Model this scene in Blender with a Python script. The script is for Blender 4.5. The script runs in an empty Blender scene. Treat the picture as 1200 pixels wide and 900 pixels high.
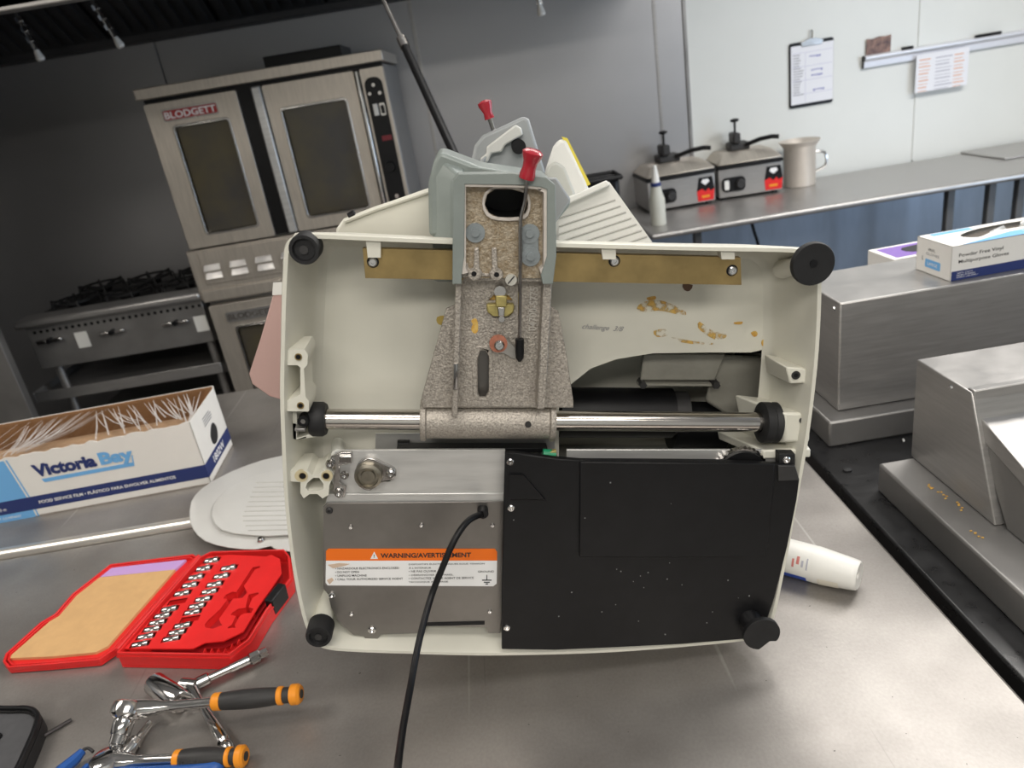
import bpy, bmesh, math, random
from mathutils import Vector, Matrix
from mathutils.geometry import tessellate_polygon

# ------------------------------------------------------------------ camera
sc = bpy.context.scene
COL = sc.collection
F_PX, PITCH, ROLL, CAM_Z = 868.0, math.radians(22.5), math.radians(9.4), 1.65
cam_data = bpy.data.cameras.new('camera')
cam_data.sensor_width = 36.0
cam_data.lens = F_PX / 1200 * 36
cam_data.clip_start = 0.02
cam_data.dof.use_dof = True
cam_data.dof.focus_distance = 0.86
cam_data.dof.aperture_fstop = 7.0
cam = bpy.data.objects.new('camera', cam_data)
COL.objects.link(cam)
cam.location = (0, 0, CAM_Z)
cam.matrix_world = (Matrix.Translation((0, 0, CAM_Z)) @ Matrix.Rotation(math.pi / 2 - PITCH, 4, 'X')
                    @ Matrix.Rotation(-ROLL, 4, 'Z'))
sc.camera = cam

# ------------------------------------------------------------------ world, lights, exposure
sc.view_settings.view_transform = 'Standard'
sc.view_settings.look = 'None'
sc.view_settings.gamma = 1.0
sc.view_settings.exposure = -0.1
sc.cycles.use_denoising = True
sc.cycles.max_bounces = 8
sc.cycles.sample_clamp_indirect = 6.0
world = bpy.data.worlds.new('world')
sc.world = world
world.use_nodes = True
world.node_tree.nodes['Background'].inputs[0].default_value = (0.8, 0.85, 0.95, 1)
world.node_tree.nodes['Background'].inputs[1].default_value = 0.3


def area(name, loc, size, power, col=(1, 1, 1), rot=(0, 0, 0)):
    d = bpy.data.lights.new(name, 'AREA')
    d.shape = 'RECTANGLE'
    d.size, d.size_y = size
    d.energy = power
    d.color = col
    o = bpy.data.objects.new(name, d)
    COL.objects.link(o)
    o.location = loc
    o.rotation_euler = rot
    return o


area('ceiling_light_front', (0.3, 0.0, 2.72), (1.2, 0.5), 15, (1, .955, .89))
area('ceiling_light_left', (-2.0, 0.9, 2.72), (1.2, 0.5), 24, (1, .94, .86))
area('ceiling_light_right', (2.3, 2.0, 2.72), (1.6, 0.6), 66, (1, .965, .92))
area('ceiling_light_middle', (0.6, 1.8, 2.72), (1.2, 0.5), 20, (1, .965, .92))
area('ceiling_light_back', (-0.1, -1.25, 2.72), (2.2, 0.5), 56, (1, .95, .875))
area('window_daylight', (3.6, 1.2, 1.3), (1.6, 1.6), 46, (.6, .77, 1.0), (0, math.radians(90), 0))

# ------------------------------------------------------------------ pixel -> place in the room (measured from the photograph once)
def ray(x, y):
    cx, cy = (x - 600) / F_PX, -(y - 450) / F_PX
    a = cx * math.cos(ROLL) + cy * math.sin(ROLL)
    b = -cx * math.sin(ROLL) + cy * math.cos(ROLL)
    return Vector((a, b * math.sin(PITCH) + math.cos(PITCH), b * math.cos(PITCH) - math.sin(PITCH)))


def aty(x, y, Y):
    d = ray(x, y)
    return Vector((0, 0, CAM_Z)) + d * (Y / d.y)


def atz(x, y, z):
    d = ray(x, y)
    return Vector((0, 0, CAM_Z)) + d * ((z - CAM_Z) / d.z)


def atx(x, y, X):
    d = ray(x, y)
    return Vector((0, 0, CAM_Z)) + d * (X / d.x)


TABLE = 0.9


def T(x, y, h=0.0):
    return atz(x, y, TABLE + h)


# ------------------------------------------------------------------ materials
MATS = {}


def mat(name, col, rough=0.5, metal=0.0, var=0.0, scale=8.0, stretch=(1, 1, 1), bump=0.0, bscale=60.0,
        rvar=0.0, coat=0.0, col2=None, emit=0.0, trans=0.0, alpha=1.0, ior=1.45, detail=4.0, spec=0.5, scratch=0.0):
    if name in MATS:
        return MATS[name]
    m = bpy.data.materials.new(name)
    m.use_nodes = True
    nt = m.node_tree
    N, L = nt.nodes, nt.links
    bs = N['Principled BSDF']
    bs.inputs['Base Color'].default_value = (*col, 1)
    bs.inputs['Roughness'].default_value = rough
    bs.inputs['Metallic'].default_value = metal
    bs.inputs['Coat Weight'].default_value = coat
    bs.inputs['Transmission Weight'].default_value = trans
    bs.inputs['Alpha'].default_value = alpha
    bs.inputs['IOR'].default_value = ior
    bs.inputs['Specular IOR Level'].default_value = spec
    if emit:
        bs.inputs['Emission Color'].default_value = (*col, 1)
        bs.inputs['Emission Strength'].default_value = emit
    tc = N.new('ShaderNodeTexCoord')
    mp = N.new('ShaderNodeMapping')
    mp.inputs['Scale'].default_value = stretch
    L.new(tc.outputs['Object'], mp.inputs['Vector'])
    nz = N.new('ShaderNodeTexNoise')
    nz.inputs['Scale'].default_value = scale
    nz.inputs['Detail'].default_value = detail
    nz.inputs['Roughness'].default_value = 0.6
    L.new(mp.outputs[0], nz.inputs['Vector'])
    if var or col2:
        rp = N.new('ShaderNodeValToRGB')
        c2 = col2 if col2 else tuple(c * (1 - var) for c in col)
        rp.color_ramp.elements[0].position = 0.35
        rp.color_ramp.elements[1].position = 0.65
        rp.color_ramp.elements[0].color = (*c2, 1)
        rp.color_ramp.elements[1].color = (*col, 1)
        L.new(nz.outputs['Fac'], rp.inputs['Fac'])
        L.new(rp.outputs[0], bs.inputs['Base Color'])
    if rvar:
        mr = N.new('ShaderNodeMapRange')
        mr.inputs['From Min'].default_value = 0.3
        mr.inputs['From Max'].default_value = 0.7
        mr.inputs['To Min'].default_value = max(0.02, rough - rvar)
        mr.inputs['To Max'].default_value = min(1, rough + rvar)
        L.new(nz.outputs['Fac'], mr.inputs['Value'])
        L.new(mr.outputs[0], bs.inputs['Roughness'])
    if bump:
        n2 = N.new('ShaderNodeTexNoise')
        n2.inputs['Scale'].default_value = bscale
        n2.inputs['Detail'].default_value = 3
        L.new(mp.outputs[0], n2.inputs['Vector'])
        bp = N.new('ShaderNodeBump')
        bp.inputs['Strength'].default_value = bump
        bp.inputs['Distance'].default_value = 0.002
        L.new(n2.outputs['Fac'], bp.inputs['Height'])
        L.new(bp.outputs[0], bs.inputs['Normal'])
    MATS[name] = m
    return m


def scratched_table_mat():
    """Worn stainless worktop: grain, smears, long thin scratches and small dark specks."""
    m = bpy.data.materials.new('worn_stainless_top')
    m.use_nodes = True
    nt = m.node_tree
    N, L = nt.nodes, nt.links
    bs = N['Principled BSDF']
    bs.inputs['Metallic'].default_value = 0.68
    tc = N.new('ShaderNodeTexCoord')

    def noise(scale, stretch=(1, 1, 1), rot=0, detail=4):
        mp = N.new('ShaderNodeMapping')
        mp.inputs['Scale'].default_value = stretch
        mp.inputs['Rotation'].default_value = (0, 0, rot)
        L.new(tc.outputs['Object'], mp.inputs['Vector'])
        n = N.new('ShaderNodeTexNoise')
        n.inputs['Scale'].default_value = scale
        n.inputs['Detail'].default_value = detail
        L.new(mp.outputs[0], n.inputs['Vector'])
        return n.outputs['Fac']

    def ramp(fac, p0, p1, c0, c1):
        r = N.new('ShaderNodeValToRGB')
        r.color_ramp.elements[0].position, r.color_ramp.elements[1].position = p0, p1
        r.color_ramp.elements[0].color = (c0, c0, c0, 1)
        r.color_ramp.elements[1].color = (c1, c1, c1, 1)
        L.new(fac, r.inputs['Fac'])
        return r.outputs[0]

    def mix(kind, f, a, b):
        x = N.new('ShaderNodeMix')
        x.data_type = 'RGBA'
        x.blend_type = kind
        x.inputs['Factor'].default_value = f
        L.new(a, x.inputs['A'])
        L.new(b, x.inputs['B'])
        return x.outputs['Result']

    base = N.new('ShaderNodeValToRGB')
    base.color_ramp.elements[0].color = (.27, .25, .233, 1)
    base.color_ramp.elements[1].color = (.455, .43, .405, 1)
    base.color_ramp.elements[0].position, base.color_ramp.elements[1].position = .3, .7
    L.new(noise(4.5), base.inputs['Fac'])
    c = mix('MULTIPLY', .35, base.outputs[0], ramp(noise(260, (1, .8, 1), .1, 3), .3, .7, .72, 1))
    c = mix('MULTIPLY', .5, c, ramp(noise(90, (1, .02, 1), .5, 1), .22, .25, .7, 1))
    c = mix('MULTIPLY', .5, c, ramp(noise(80, (1, .018, 1), -.8, 1), .21, .24, .7, 1))
    c = mix('MULTIPLY', .8, c, ramp(noise(150, detail=1), .2, .22, .3, 1))
    c = mix('ADD', .12, c, ramp(noise(60, (1, .02, 1), .9, 1), .74, .77, 0, 1))
    L.new(c, bs.inputs['Base Color'])
    mr = N.new('ShaderNodeMapRange')
    mr.inputs['From Min'].default_value, mr.inputs['From Max'].default_value = .3, .7
    mr.inputs['To Min'].default_value, mr.inputs['To Max'].default_value = .34, .5
    L.new(noise(7, detail=6), mr.inputs['Value'])
    L.new(mr.outputs[0], bs.inputs['Roughness'])
    bp = N.new('ShaderNodeBump')
    bp.inputs['Strength'].default_value = .12
    bp.inputs['Distance'].default_value = .001
    L.new(noise(260, (1, .8, 1), .1, 2), bp.inputs['Height'])
    L.new(bp.outputs[0], bs.inputs['Normal'])
    MATS['worn_stainless_top'] = m
    return m


M_TABLE = scratched_table_mat()
M_STEEL = mat('brushed_stainless', (.47, .455, .44), .36, .75, var=.12, scale=14, stretch=(1, 1, 14), rvar=.06, bump=.04, bscale=220)
M_STEELV = mat('oven_stainless', (.60, .545, .475), .42, .7, var=.14, scale=10, stretch=(12, 1, 1), rvar=.06)
M_STEELD = mat('dull_stainless', (.34, .33, .32), .42, .75, var=.18, scale=5, rvar=.07)
M_WALLST = mat('steel_wall_cladding', (.47, .465, .47), .42, .7, var=.06, scale=1.2, stretch=(1, 1, 1), rvar=.03)
M_SKYTINT = mat('daylight_tinted_panel', (.46, .55, .68), .38, .55, var=.15, scale=3, stretch=(3, 1, .6))  # neutral steel, tinted blue in place of the daylight falling on it
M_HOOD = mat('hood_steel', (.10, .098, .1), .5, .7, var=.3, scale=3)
M_CHROME = mat('chrome', (.62, .61, .60), .14, 1.0, rvar=.04, scale=20)
M_CHROMED = mat('worn_chrome', (.6, .58, .56), .22, 1.0, rvar=.06, scale=30, var=.15)
M_BLACK = mat('black_plastic', (.0075, .0075, .0085), .42, 0, var=.25, scale=40, spec=.32)
M_BLACKM = mat('matt_black_rubber', (.012, .012, .013), .6, 0, var=.3, scale=50, bump=.1, bscale=200)
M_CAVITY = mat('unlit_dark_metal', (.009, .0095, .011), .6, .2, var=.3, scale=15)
M_BLKTOP = mat('black_worktop', (.016, .016, .017), .32, 0, var=.3, scale=30, rvar=.08)
M_CREAM = mat('cream_enamel', (.70, .685, .60), .34, 0, var=.07, scale=7, rvar=.08, bump=.05, bscale=90, coat=.15)
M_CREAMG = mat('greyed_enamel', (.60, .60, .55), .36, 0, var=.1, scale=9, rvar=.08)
M_CASTIN = mat('dull_olive_casting', (.30, .29, .25), .5, .1, var=.15, scale=30)
M_WHITE = mat('white_plastic', (.80, .79, .75), .4, 0, var=.04, scale=12)
M_PLGREY = mat('pale_grey_enamel', (.60, .595, .57), .36, 0, var=.06, scale=9)
M_ALU = mat('milled_aluminium', (.66, .655, .64), .38, .6, var=.14, scale=12, stretch=(1, 1, 9), rvar=.06)
M_CAST = mat('sand_cast_aluminium', (.52, .475, .42), .5, .6, var=.42, scale=480, bump=.6, bscale=420, detail=2, rvar=.1)
M_CASTT = mat('stained_shaded_cast', (.42, .36, .275), .52, .5, col2=(.27, .21, .135), scale=260, bump=.6, bscale=420, detail=3)  # brown rust stains, with the shade of the recess darkened into the colour
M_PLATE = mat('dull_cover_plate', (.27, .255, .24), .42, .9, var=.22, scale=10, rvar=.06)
M_GREEN = mat('grey_green_paint', (.235, .265, .25), .42, .1, var=.1, scale=30)
M_BRASS = mat('yellow_zinc_steel', (.40, .29, .125), .38, .75, var=.25, scale=30, rvar=.08)
M_RED = mat('red_knob_plastic', (.36, .018, .03), .25, 0, coat=.3)
M_REDCASE = mat('red_case_plastic', (.74, .022, .022), .38, 0, var=.08, scale=30)
M_ORANGE = mat('orange_grip', (.82, .29, .02), .4, 0)
M_GRIP = mat('dark_grey_grip', (.035, .034, .034), .5, 0, var=.2, scale=50)
M_BLUE = mat('blue_plastic', (.02, .09, .33), .4, 0)
M_FOAM = mat('tan_foam_sheet', (.62, .38, .17), .8, 0, var=.08, scale=40, bump=.1, bscale=150)
M_LILAC = mat('lilac_foam', (.50, .31, .62), .8, 0)
M_CARD = mat('white_printed_card', (.80, .78, .74), .55, 0, var=.03, scale=15)
M_KRAFT = mat('brown_cardboard', (.33, .17, .075), .8, 0, var=.2, scale=20)
M_NAVY = mat('navy_print', (.02, .035, .15), .5, 0)
M_SKY = mat('light_blue_print', (.16, .42, .76), .5, 0)
M_INK = mat('black_print', (.02, .02, .022), .5, 0)
M_GINK = mat('grey_print', (.25, .25, .27), .6, 0)
M_WINK = mat('white_print', (.85, .85, .85), .5, 0)
M_ORPR = mat('orange_print', (.86, .17, .01), .45, 0)
M_REDPR = mat('red_badge', (.36, .03, .03), .35, 0)
M_WALLW = mat('white_wall_panel', (.72, .735, .71), .42, 0, var=.025, scale=3, bump=.02, bscale=80)
M_PAPER = mat('paper', (.78, .79, .84), .7, 0)
M_RAILW = mat('pale_aluminium_rail', (.72, .73, .78), .4, .3)
M_GLASSD = mat('smoked_glass_warm_reflection', (.10, .082, .042), .12, 0, col2=(.06, .055, .05), scale=3.0, spec=.7)  # dark glass with warm brown reflections put into its colour
M_STAIN = mat('orange_sauce', (.55, .27, .03), .5, 0, col2=(.62, .42, .12), scale=160)
def patchy(m, lo=.42, hi=.62, sc_=110):
    N, L = m.node_tree.nodes, m.node_tree.links
    tc, nz, mr = N.new('ShaderNodeTexCoord'), N.new('ShaderNodeTexNoise'), N.new('ShaderNodeMapRange')
    nz.inputs['Scale'].default_value = sc_
    nz.inputs['Detail'].default_value = 5
    mr.inputs['From Min'].default_value, mr.inputs['From Max'].default_value = lo, hi
    L.new(tc.outputs['Object'], nz.inputs['Vector'])
    L.new(nz.outputs['Fac'], mr.inputs['Value'])
    L.new(mr.outputs[0], N['Principled BSDF'].inputs['Alpha'])
    return m


M_SMEAR = patchy(mat('dried_orange_smear', (.60, .33, .05), .5, 0, col2=(.62, .44, .14), scale=140))
M_YPALE = mat('yellowed_enamel', (.60, .52, .33), .5, 0, var=.12, scale=60)
M_YCRUMB = mat('yellow_sauce', (.62, .45, .12), .6, 0, var=.2, scale=90)
M_PINK = mat('red_reflection_steel', (.66, .44, .40), .38, .35, var=.04, scale=6)  # plain steel; the pink stands in for its reflection of the red case
M_YELLOW = mat('yellow_edge', (.75, .62, .08), .5, 0)
M_FLOOR = mat('floor_tile', (.10, .085, .075), .5, 0, var=.2, scale=6)
M_CEIL = mat('ceiling_tile', (.75, .74, .72), .8, 0)
M_DISPLAY = mat('red_display', (.22, .02, .03), .4, 0)
M_PURPLE = mat('purple_print', (.22, .13, .42), .5, 0)
M_TRANS = mat('translucent_bottle', (.72, .72, .64), .4, 0, trans=.25)
M_GREENW = mat('green_wire', (.01, .22, .10), .4, 0)
M_WASHER = mat('red_brown_washer', (.42, .16, .10), .45, 0, var=.3, scale=90)
M_PHOTO = mat('brown_photo_print', (.30, .17, .12), .4, 0, col2=(.06, .03, .03), scale=35)


def film_mat():
    m = bpy.data.materials.new('clear_cling_film')
    m.use_nodes = True
    nt = m.node_tree
    N, L = nt.nodes, nt.links
    N.remove(N['Principled BSDF'])
    tr = N.new('ShaderNodeBsdfTransparent')
    gl = N.new('ShaderNodeBsdfGlossy')
    gl.inputs['Roughness'].default_value = .12
    mx = N.new('ShaderNodeMixShader')
    mx.inputs[0].default_value = .14
    L.new(tr.outputs[0], mx.inputs[1])
    L.new(gl.outputs[0], mx.inputs[2])
    L.new(mx.outputs[0], N['Material Output'].inputs[0])
    return m


M_FILM = film_mat()
M_FILMW = mat('bunched_film', (.85, .82, .8), .2, 0, alpha=.6)

# ------------------------------------------------------------------ mesh helpers
def catmull(pts, n=4, closed=True):
    out = []
    k = len(pts)
    for i in range(k if closed else k - 1):
        if closed:
            p0, p1, p2, p3 = pts[i - 1], pts[i], pts[(i + 1) % k], pts[(i + 2) % k]
        else:
            p0, p1, p2, p3 = pts[max(i - 1, 0)], pts[i], pts[i + 1], pts[min(i + 2, k - 1)]
        for j in range(n):
            t = j / n
            out.append(tuple(0.5 * ((2 * b) + (-a + c) * t + (2 * a - 5 * b + 4 * c - d) * t * t + (-a + 3 * b - 3 * c + d) * t ** 3)
                             for a, b, c, d in zip(p0, p1, p2, p3)))
    if not closed:
        out.append(tuple(pts[-1]))
    return out


def area2(loop):
    return sum(loop[i - 1][0] * loop[i][1] - loop[i][0] * loop[i - 1][1] for i in range(len(loop))) / 2


def ccw(loop):
    return list(loop) if area2(loop) > 0 else list(reversed(loop))


def inset(loop, d):
    """Move a counter-clockwise 2-D loop inwards by d."""
    out = []
    k = len(loop)
    for i in range(k):
        a, b, c = Vector(loop[i - 1]), Vector(loop[i]), Vector(loop[(i + 1) % k])
        e1, e2 = (b - a), (c - b)
        if e1.length < 1e-9 or e2.length < 1e-9:
            out.append(tuple(b))
            continue
        n1 = Vector((-e1.y, e1.x)).normalized()
        n2 = Vector((-e2.y, e2.x)).normalized()
        n = (n1 + n2)
        n = n.normalized() if n.length > 1e-6 else n1
        s = d / max(0.5, n.dot(n1))
        out.append((b.x + n.x * s, b.y + n.y * s))
    return out


def rrect(x0, x1, y0, y1, r, n=4):
    pts = []
    for cx, cy, a in ((x1 - r, y0 + r, -90), (x1 - r, y1 - r, 0), (x0 + r, y1 - r, 90), (x0 + r, y0 + r, 180)):
        for i in range(n + 1):
            t = math.radians(a + 90 * i / n)
            pts.append((cx + r * math.cos(t), cy + r * math.sin(t)))
    return pts


def circle(cx, cy, r, n=16, ry=None):
    ry = ry or r
    return [(cx + r * math.cos(2 * math.pi * i / n), cy + ry * math.sin(2 * math.pi * i / n)) for i in range(n)]


def frame(o, x, z):
    """Matrix with origin o, local x axis along x, local z axis near z."""
    x = Vector(x).normalized()
    z = Vector(z)
    z = (z - x * z.dot(x)).normalized()
    y = z.cross(x)
    m = Matrix((x, y, z)).transposed().to_4x4()
    m.translation = Vector(o)
    return m


def axis_frame(p, d):
    """Matrix with origin p and local z along d."""
    d = Vector(d).normalized()
    h = Vector((0, 0, 1)) if abs(d.z) < .9 else Vector((1, 0, 0))
    x = h.cross(d).normalized()
    m = Matrix((x, d.cross(x), d)).transposed().to_4x4()
    m.translation = Vector(p)
    return m


class MB:
    def __init__(self, M=None):
        self.v, self.f = [], []
        self.M = M or Matrix.Identity(4)

    def add(self, vs, fs, M=None):
        A = self.M @ M if M is not None else self.M
        b = len(self.v)
        self.v += [A @ Vector(p) for p in vs]
        self.f += [[b + i for i in q] for q in fs]
        return self

    def box(self, x0, x1, y0, y1, z0, z1, M=None):
        vs = [(x, y, z) for z in (z0, z1) for y in (y0, y1) for x in (x0, x1)]
        return self.add(vs, [(0, 2, 3, 1), (4, 5, 7, 6), (0, 1, 5, 4), (2, 6, 7, 3), (0, 4, 6, 2), (1, 3, 7, 5)], M)

    def hexa(self, lo, hi):
        """Solid between two loops of equal length."""
        k = len(lo)
        fs = [list(range(k))[::-1], [k + i for i in range(k)]]
        fs += [(i, (i + 1) % k, k + (i + 1) % k, k + i) for i in range(k)]
        return self.add(list(lo) + list(hi), fs)

    def plate(self, outer, z0, z1, holes=(), M=None):
        """2-D outline with holes (local xy), extruded from z0 to z1."""
        outer = ccw(outer)
        holes = [ccw(h)[::-1] for h in holes]
        loops = [outer] + holes
        flat = [p for l in loops for p in l]
        if holes or len(outer) > 4:
            tris = tessellate_polygon([[Vector((p[0], p[1], 0)) for p in l] for l in loops])
        else:
            tris = [tuple(range(len(outer)))]
        n = len(flat)
        vs = [(p[0], p[1], z0) for p in flat] + [(p[0], p[1], z1) for p in flat]
        fs = []
        for t in tris:
            t = list(t)
            if area2([flat[i] for i in t]) < 0:
                t.reverse()
            fs.append([n + i for i in t])
            fs.append(t[::-1])
        b = 0
        for l in loops:
            k = len(l)
            for i in range(k):
                j = (i + 1) % k
                fs.append((b + i, b + j, n + b + j, n + b + i))
            b += k
        return self.add(vs, fs, M)

    def lathe(self, prof, M=None, seg=20, a0=0.0, a1=2 * math.pi):
        """prof: list of (r, h); local z is the axis."""
        full = abs(a1 - a0 - 2 * math.pi) < 1e-6
        n = seg if full else seg + 1
        vs, fs, rings = [], [], []
        for r, h in prof:
            if r < 1e-7:
                rings.append([len(vs)])
                vs.append((0, 0, h))
            else:
                rings.append(list(range(len(vs), len(vs) + n)))
                vs += [(r * math.cos(a0 + (a1 - a0) * i / seg), r * math.sin(a0 + (a1 - a0) * i / seg), h) for i in range(n)]
        for A, B in zip(rings, rings[1:]):
            for i in range(n if full else n - 1):
                j = (i + 1) % n
                if len(A) == 1 and len(B) == 1:
                    continue
                if len(A) == 1:
                    fs.append((A[0], B[j], B[i]))
                elif len(B) == 1:
                    fs.append((A[i], A[j], B[0]))
                else:
                    fs.append((A[i], A[j], B[j], B[i]))
        return self.add(vs, fs, M)

    def cyl(self, p0, p1, r, r1=None, seg=16):
        p0, p1 = Vector(p0), Vector(p1)
        r1 = r if r1 is None else r1
        L = (p1 - p0).length
        return self.lathe([(0, 0), (r, 0), (r1, L), (0, L)], axis_frame(p0, p1 - p0), seg)

    def tube(self, pts, r, seg=8):
        pts = [Vector(p) for p in pts]
        rs = r if isinstance(r, (list, tuple)) else [r] * len(pts)
        vs, fs = [], []
        up = None
        for i, p in enumerate(pts):
            d = (pts[min(i + 1, len(pts) - 1)] - pts[max(i - 1, 0)]).normalized()
            if up is None:
                up = Vector((0, 0, 1)) if abs(d.z) < .9 else Vector((1, 0, 0))
            x = up.cross(d).normalized()
            y = d.cross(x)
            up = y
            vs += [p + (x * math.cos(2 * math.pi * k / seg) + y * math.sin(2 * math.pi * k / seg)) * rs[i] for k in range(seg)]
        for i in range(len(pts) - 1):
            for k in range(seg):
                j = (k + 1) % seg
                fs.append((i * seg + k, i * seg + j, (i + 1) * seg + j, (i + 1) * seg + k))
        fs.append(list(range(seg))[::-1])
        fs.append([(len(pts) - 1) * seg + k for k in range(seg)])
        return self.add(vs, fs)


def tag(o, label=None, cat=None, group=None, kind=None):
    for k, v in (('label', label), ('category', cat), ('group', group), ('kind', kind)):
        if v:
            o[k] = v
    return o


def world_of(o):
    m = o.matrix_basis.copy()
    while o.parent:
        o = o.parent
        m = o.matrix_basis @ m
    return m


def build(mb, name, m, parent=None, bevel=0, seg=2, smooth=38, local=False, label=None, origin=None):
    """Link the collected shapes as ONE mesh object. World-space vertices unless local=True."""
    me = bpy.data.meshes.new(name)
    if parent is not None:
        A = Matrix.Identity(4) if local else world_of(parent).inverted()
        vs = [A @ p for p in mb.v]
        off = None
    else:
        xs, ys, zs = ([p[i] for p in mb.v] for i in range(3))
        off = Vector(origin) if origin is not None else Vector(((min(xs) + max(xs)) / 2, (min(ys) + max(ys)) / 2, min(zs)))
        vs = [p - off for p in mb.v]
    me.from_pydata([tuple(p) for p in vs], [], mb.f)
    bm = bmesh.new()
    bm.from_mesh(me)
    bmesh.ops.remove_doubles(bm, verts=bm.verts, dist=1e-6)
    bmesh.ops.recalc_face_normals(bm, faces=bm.faces)
    bm.to_mesh(me)
    bm.free()
    if smooth:
        me.polygons.foreach_set('use_smooth', [True] * len(me.polygons))
        me.set_sharp_from_angle(angle=math.radians(smooth))
    me.materials.append(m)
    o = bpy.data.objects.new(name, me)
    COL.objects.link(o)
    if parent is not None:
        o.parent = parent
    else:
        o.location = off
    if bevel:
        b = o.modifiers.new('bevel', 'BEVEL')
        b.width = bevel
        b.segments = seg
        b.limit_method = 'ANGLE'
        b.angle_limit = math.radians(40)
        b.use_clamp_overlap = True
    if label:
        o['label'] = label
    return o


def empty(name, loc, label, cat, group=None, M=None):
    o = bpy.data.objects.new(name, None)
    o.empty_display_size = .05
    COL.objects.link(o)
    if M is not None:
        o.matrix_basis = M
    else:
        o.location = loc
    return tag(o, label, cat, group)


def copy_tree(o, parent=None):
    c = o.copy()
    COL.objects.link(c)
    if parent is not None:
        c.parent = parent
    for ch in o.children:
        copy_tree(ch, c)
    return c


_font_cache = {}


def text(s, M, w, h, name, m, parent, local=False, bold=0.0, depth=.0003, shear=0.0, label=None):
    """Lettering fitted into a w x h box whose lower-left corner is M's origin (local x right, y up)."""
    key = (s, bold, shear)
    if key not in _font_cache:
        cu = bpy.data.curves.new('lettering', 'FONT')
        cu.body = s
        cu.size = 1
        cu.offset = bold
        cu.shear = shear
        cu.resolution_u = 3
        to = bpy.data.objects.new('lettering_source', cu)
        COL.objects.link(to)
        bpy.context.view_layer.update()
        dg = bpy.context.evaluated_depsgraph_get()
        me = bpy.data.meshes.new_from_object(to.evaluated_get(dg))
        vs = [v.co.copy() for v in me.vertices]
        fs = [list(p.vertices) for p in me.polygons]
        bpy.data.objects.remove(to)
        bpy.data.curves.remove(cu)
        bpy.data.meshes.remove(me)
        _font_cache[key] = (vs, fs)
    vs, fs = _font_cache[key]
    x0, x1 = min(v.x for v in vs), max(v.x for v in vs)
    y0, y1 = min(v.y for v in vs), max(v.y for v in vs)
    sx, sy = w / (x1 - x0), h / (y1 - y0)
    mb = MB()
    mb.add([((v.x - x0) * sx, (v.y - y0) * sy, depth) for v in vs], fs, M)
    o = build(mb, name, m, parent, local=local, smooth=0)
    if label:
        o['label'] = label
    return o


# ================================================================== ROOM SHELL
YW = 3.98           # face of the back wall
def struct(mb, name, m, **k):
    return tag(build(mb, name, m, **k), kind='structure')


struct(MB().box(-3.2, 3.75, -2.6, 4.2, -.1, 0), 'floor', M_FLOOR)
struct(MB().box(-3.2, 3.75, -2.6, 4.2, 2.75, 2.85), 'ceiling', M_CEIL)
wb = struct(MB().box(-3.2, 3.75, YW + .02, 4.2, 0, 2.75), 'wall_back', M_WALLW)
struct(MB().box(-3.3, -3.2, -2.6, 4.2, 0, 2.75), 'wall_left', M_STEELD)
struct(MB().plate([(-2.6, 0), (4.2, 0), (4.2, 2.75), (-2.6, 2.75)], 3.75, 3.85, [[(.3, .5), (2.1, .5), (2.1, 2.1), (.3, 2.1)]],
                  Matrix(((0, 0, 1, 0), (1, 0, 0, 0), (0, 1, 0, 0), (0, 0, 0, 1)))), 'wall_right', M_WALLW)
struct(MB().box(-3.2, 3.75, -2.7, -2.6, 0, 2.75), 'wall_front', M_WALLW)
# cladding sheets of the back wall
for a, b in ((-3.2, -1.42), (-1.414, -.19), (-.184, .978), (.984, 1.118)):
    build(MB().box(a, b, YW, YW + .03, 0, 2.75), 'steel_panel', M_WALLST, wb, bevel=.002)
for a, b in ((1.135, 2.308), (2.316, 3.74)):
    build(MB().box(a, b, YW + .006, YW + .03, .0, 2.75), 'white_panel', M_WALLW, wb, bevel=.002)
build(MB().box(1.118, 1.135, YW - .006, YW + .03, 0, 2.75), 'edge_trim', M_STEELD, wb, bevel=.002)
build(MB().box(2.306, 2.318, YW + .001, YW + .02, .9, 2.75), 'joint_strip', M_WALLW, wb, bevel=.002)
build(MB().box(-.195, -.178, YW - .003, YW + .02, 0, 2.75), 'joint_strip', M_STEEL, wb, bevel=.001)
build(MB().box(.972, .988, YW - .003, YW + .02, 0, 2.75), 'joint_strip', M_STEEL, wb, bevel=.001)

# ------------------------------------------------------------------ extraction hood
HZ = 2.04
hood = empty('extraction_hood', (-1.2, 3.2, HZ), 'large dark steel extraction hood above the range and ovens', 'hood')
build(MB().box(-3.1, 1.0, 2.44, 2.47, HZ, 2.7), 'front_panel', M_STEEL, hood)
build(MB().box(-3.1, 1.0, 2.44, 2.49, HZ - .012, HZ + .03), 'front_lip', M_STEEL, hood, bevel=.004, label='bright front lip')
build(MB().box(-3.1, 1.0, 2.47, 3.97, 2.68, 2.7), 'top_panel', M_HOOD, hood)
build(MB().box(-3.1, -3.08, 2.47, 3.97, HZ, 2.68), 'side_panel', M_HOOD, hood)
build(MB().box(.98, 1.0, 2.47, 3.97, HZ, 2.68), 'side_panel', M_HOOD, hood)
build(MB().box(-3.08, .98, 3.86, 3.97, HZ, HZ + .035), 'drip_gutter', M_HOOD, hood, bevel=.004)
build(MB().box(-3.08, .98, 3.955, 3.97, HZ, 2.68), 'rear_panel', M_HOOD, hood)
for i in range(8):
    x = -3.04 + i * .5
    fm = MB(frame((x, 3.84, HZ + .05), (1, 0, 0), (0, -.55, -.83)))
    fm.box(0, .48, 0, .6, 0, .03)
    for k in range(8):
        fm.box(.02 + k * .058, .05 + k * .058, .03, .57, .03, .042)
    build(fm, 'grease_filter', M_HOOD, hood)

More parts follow.
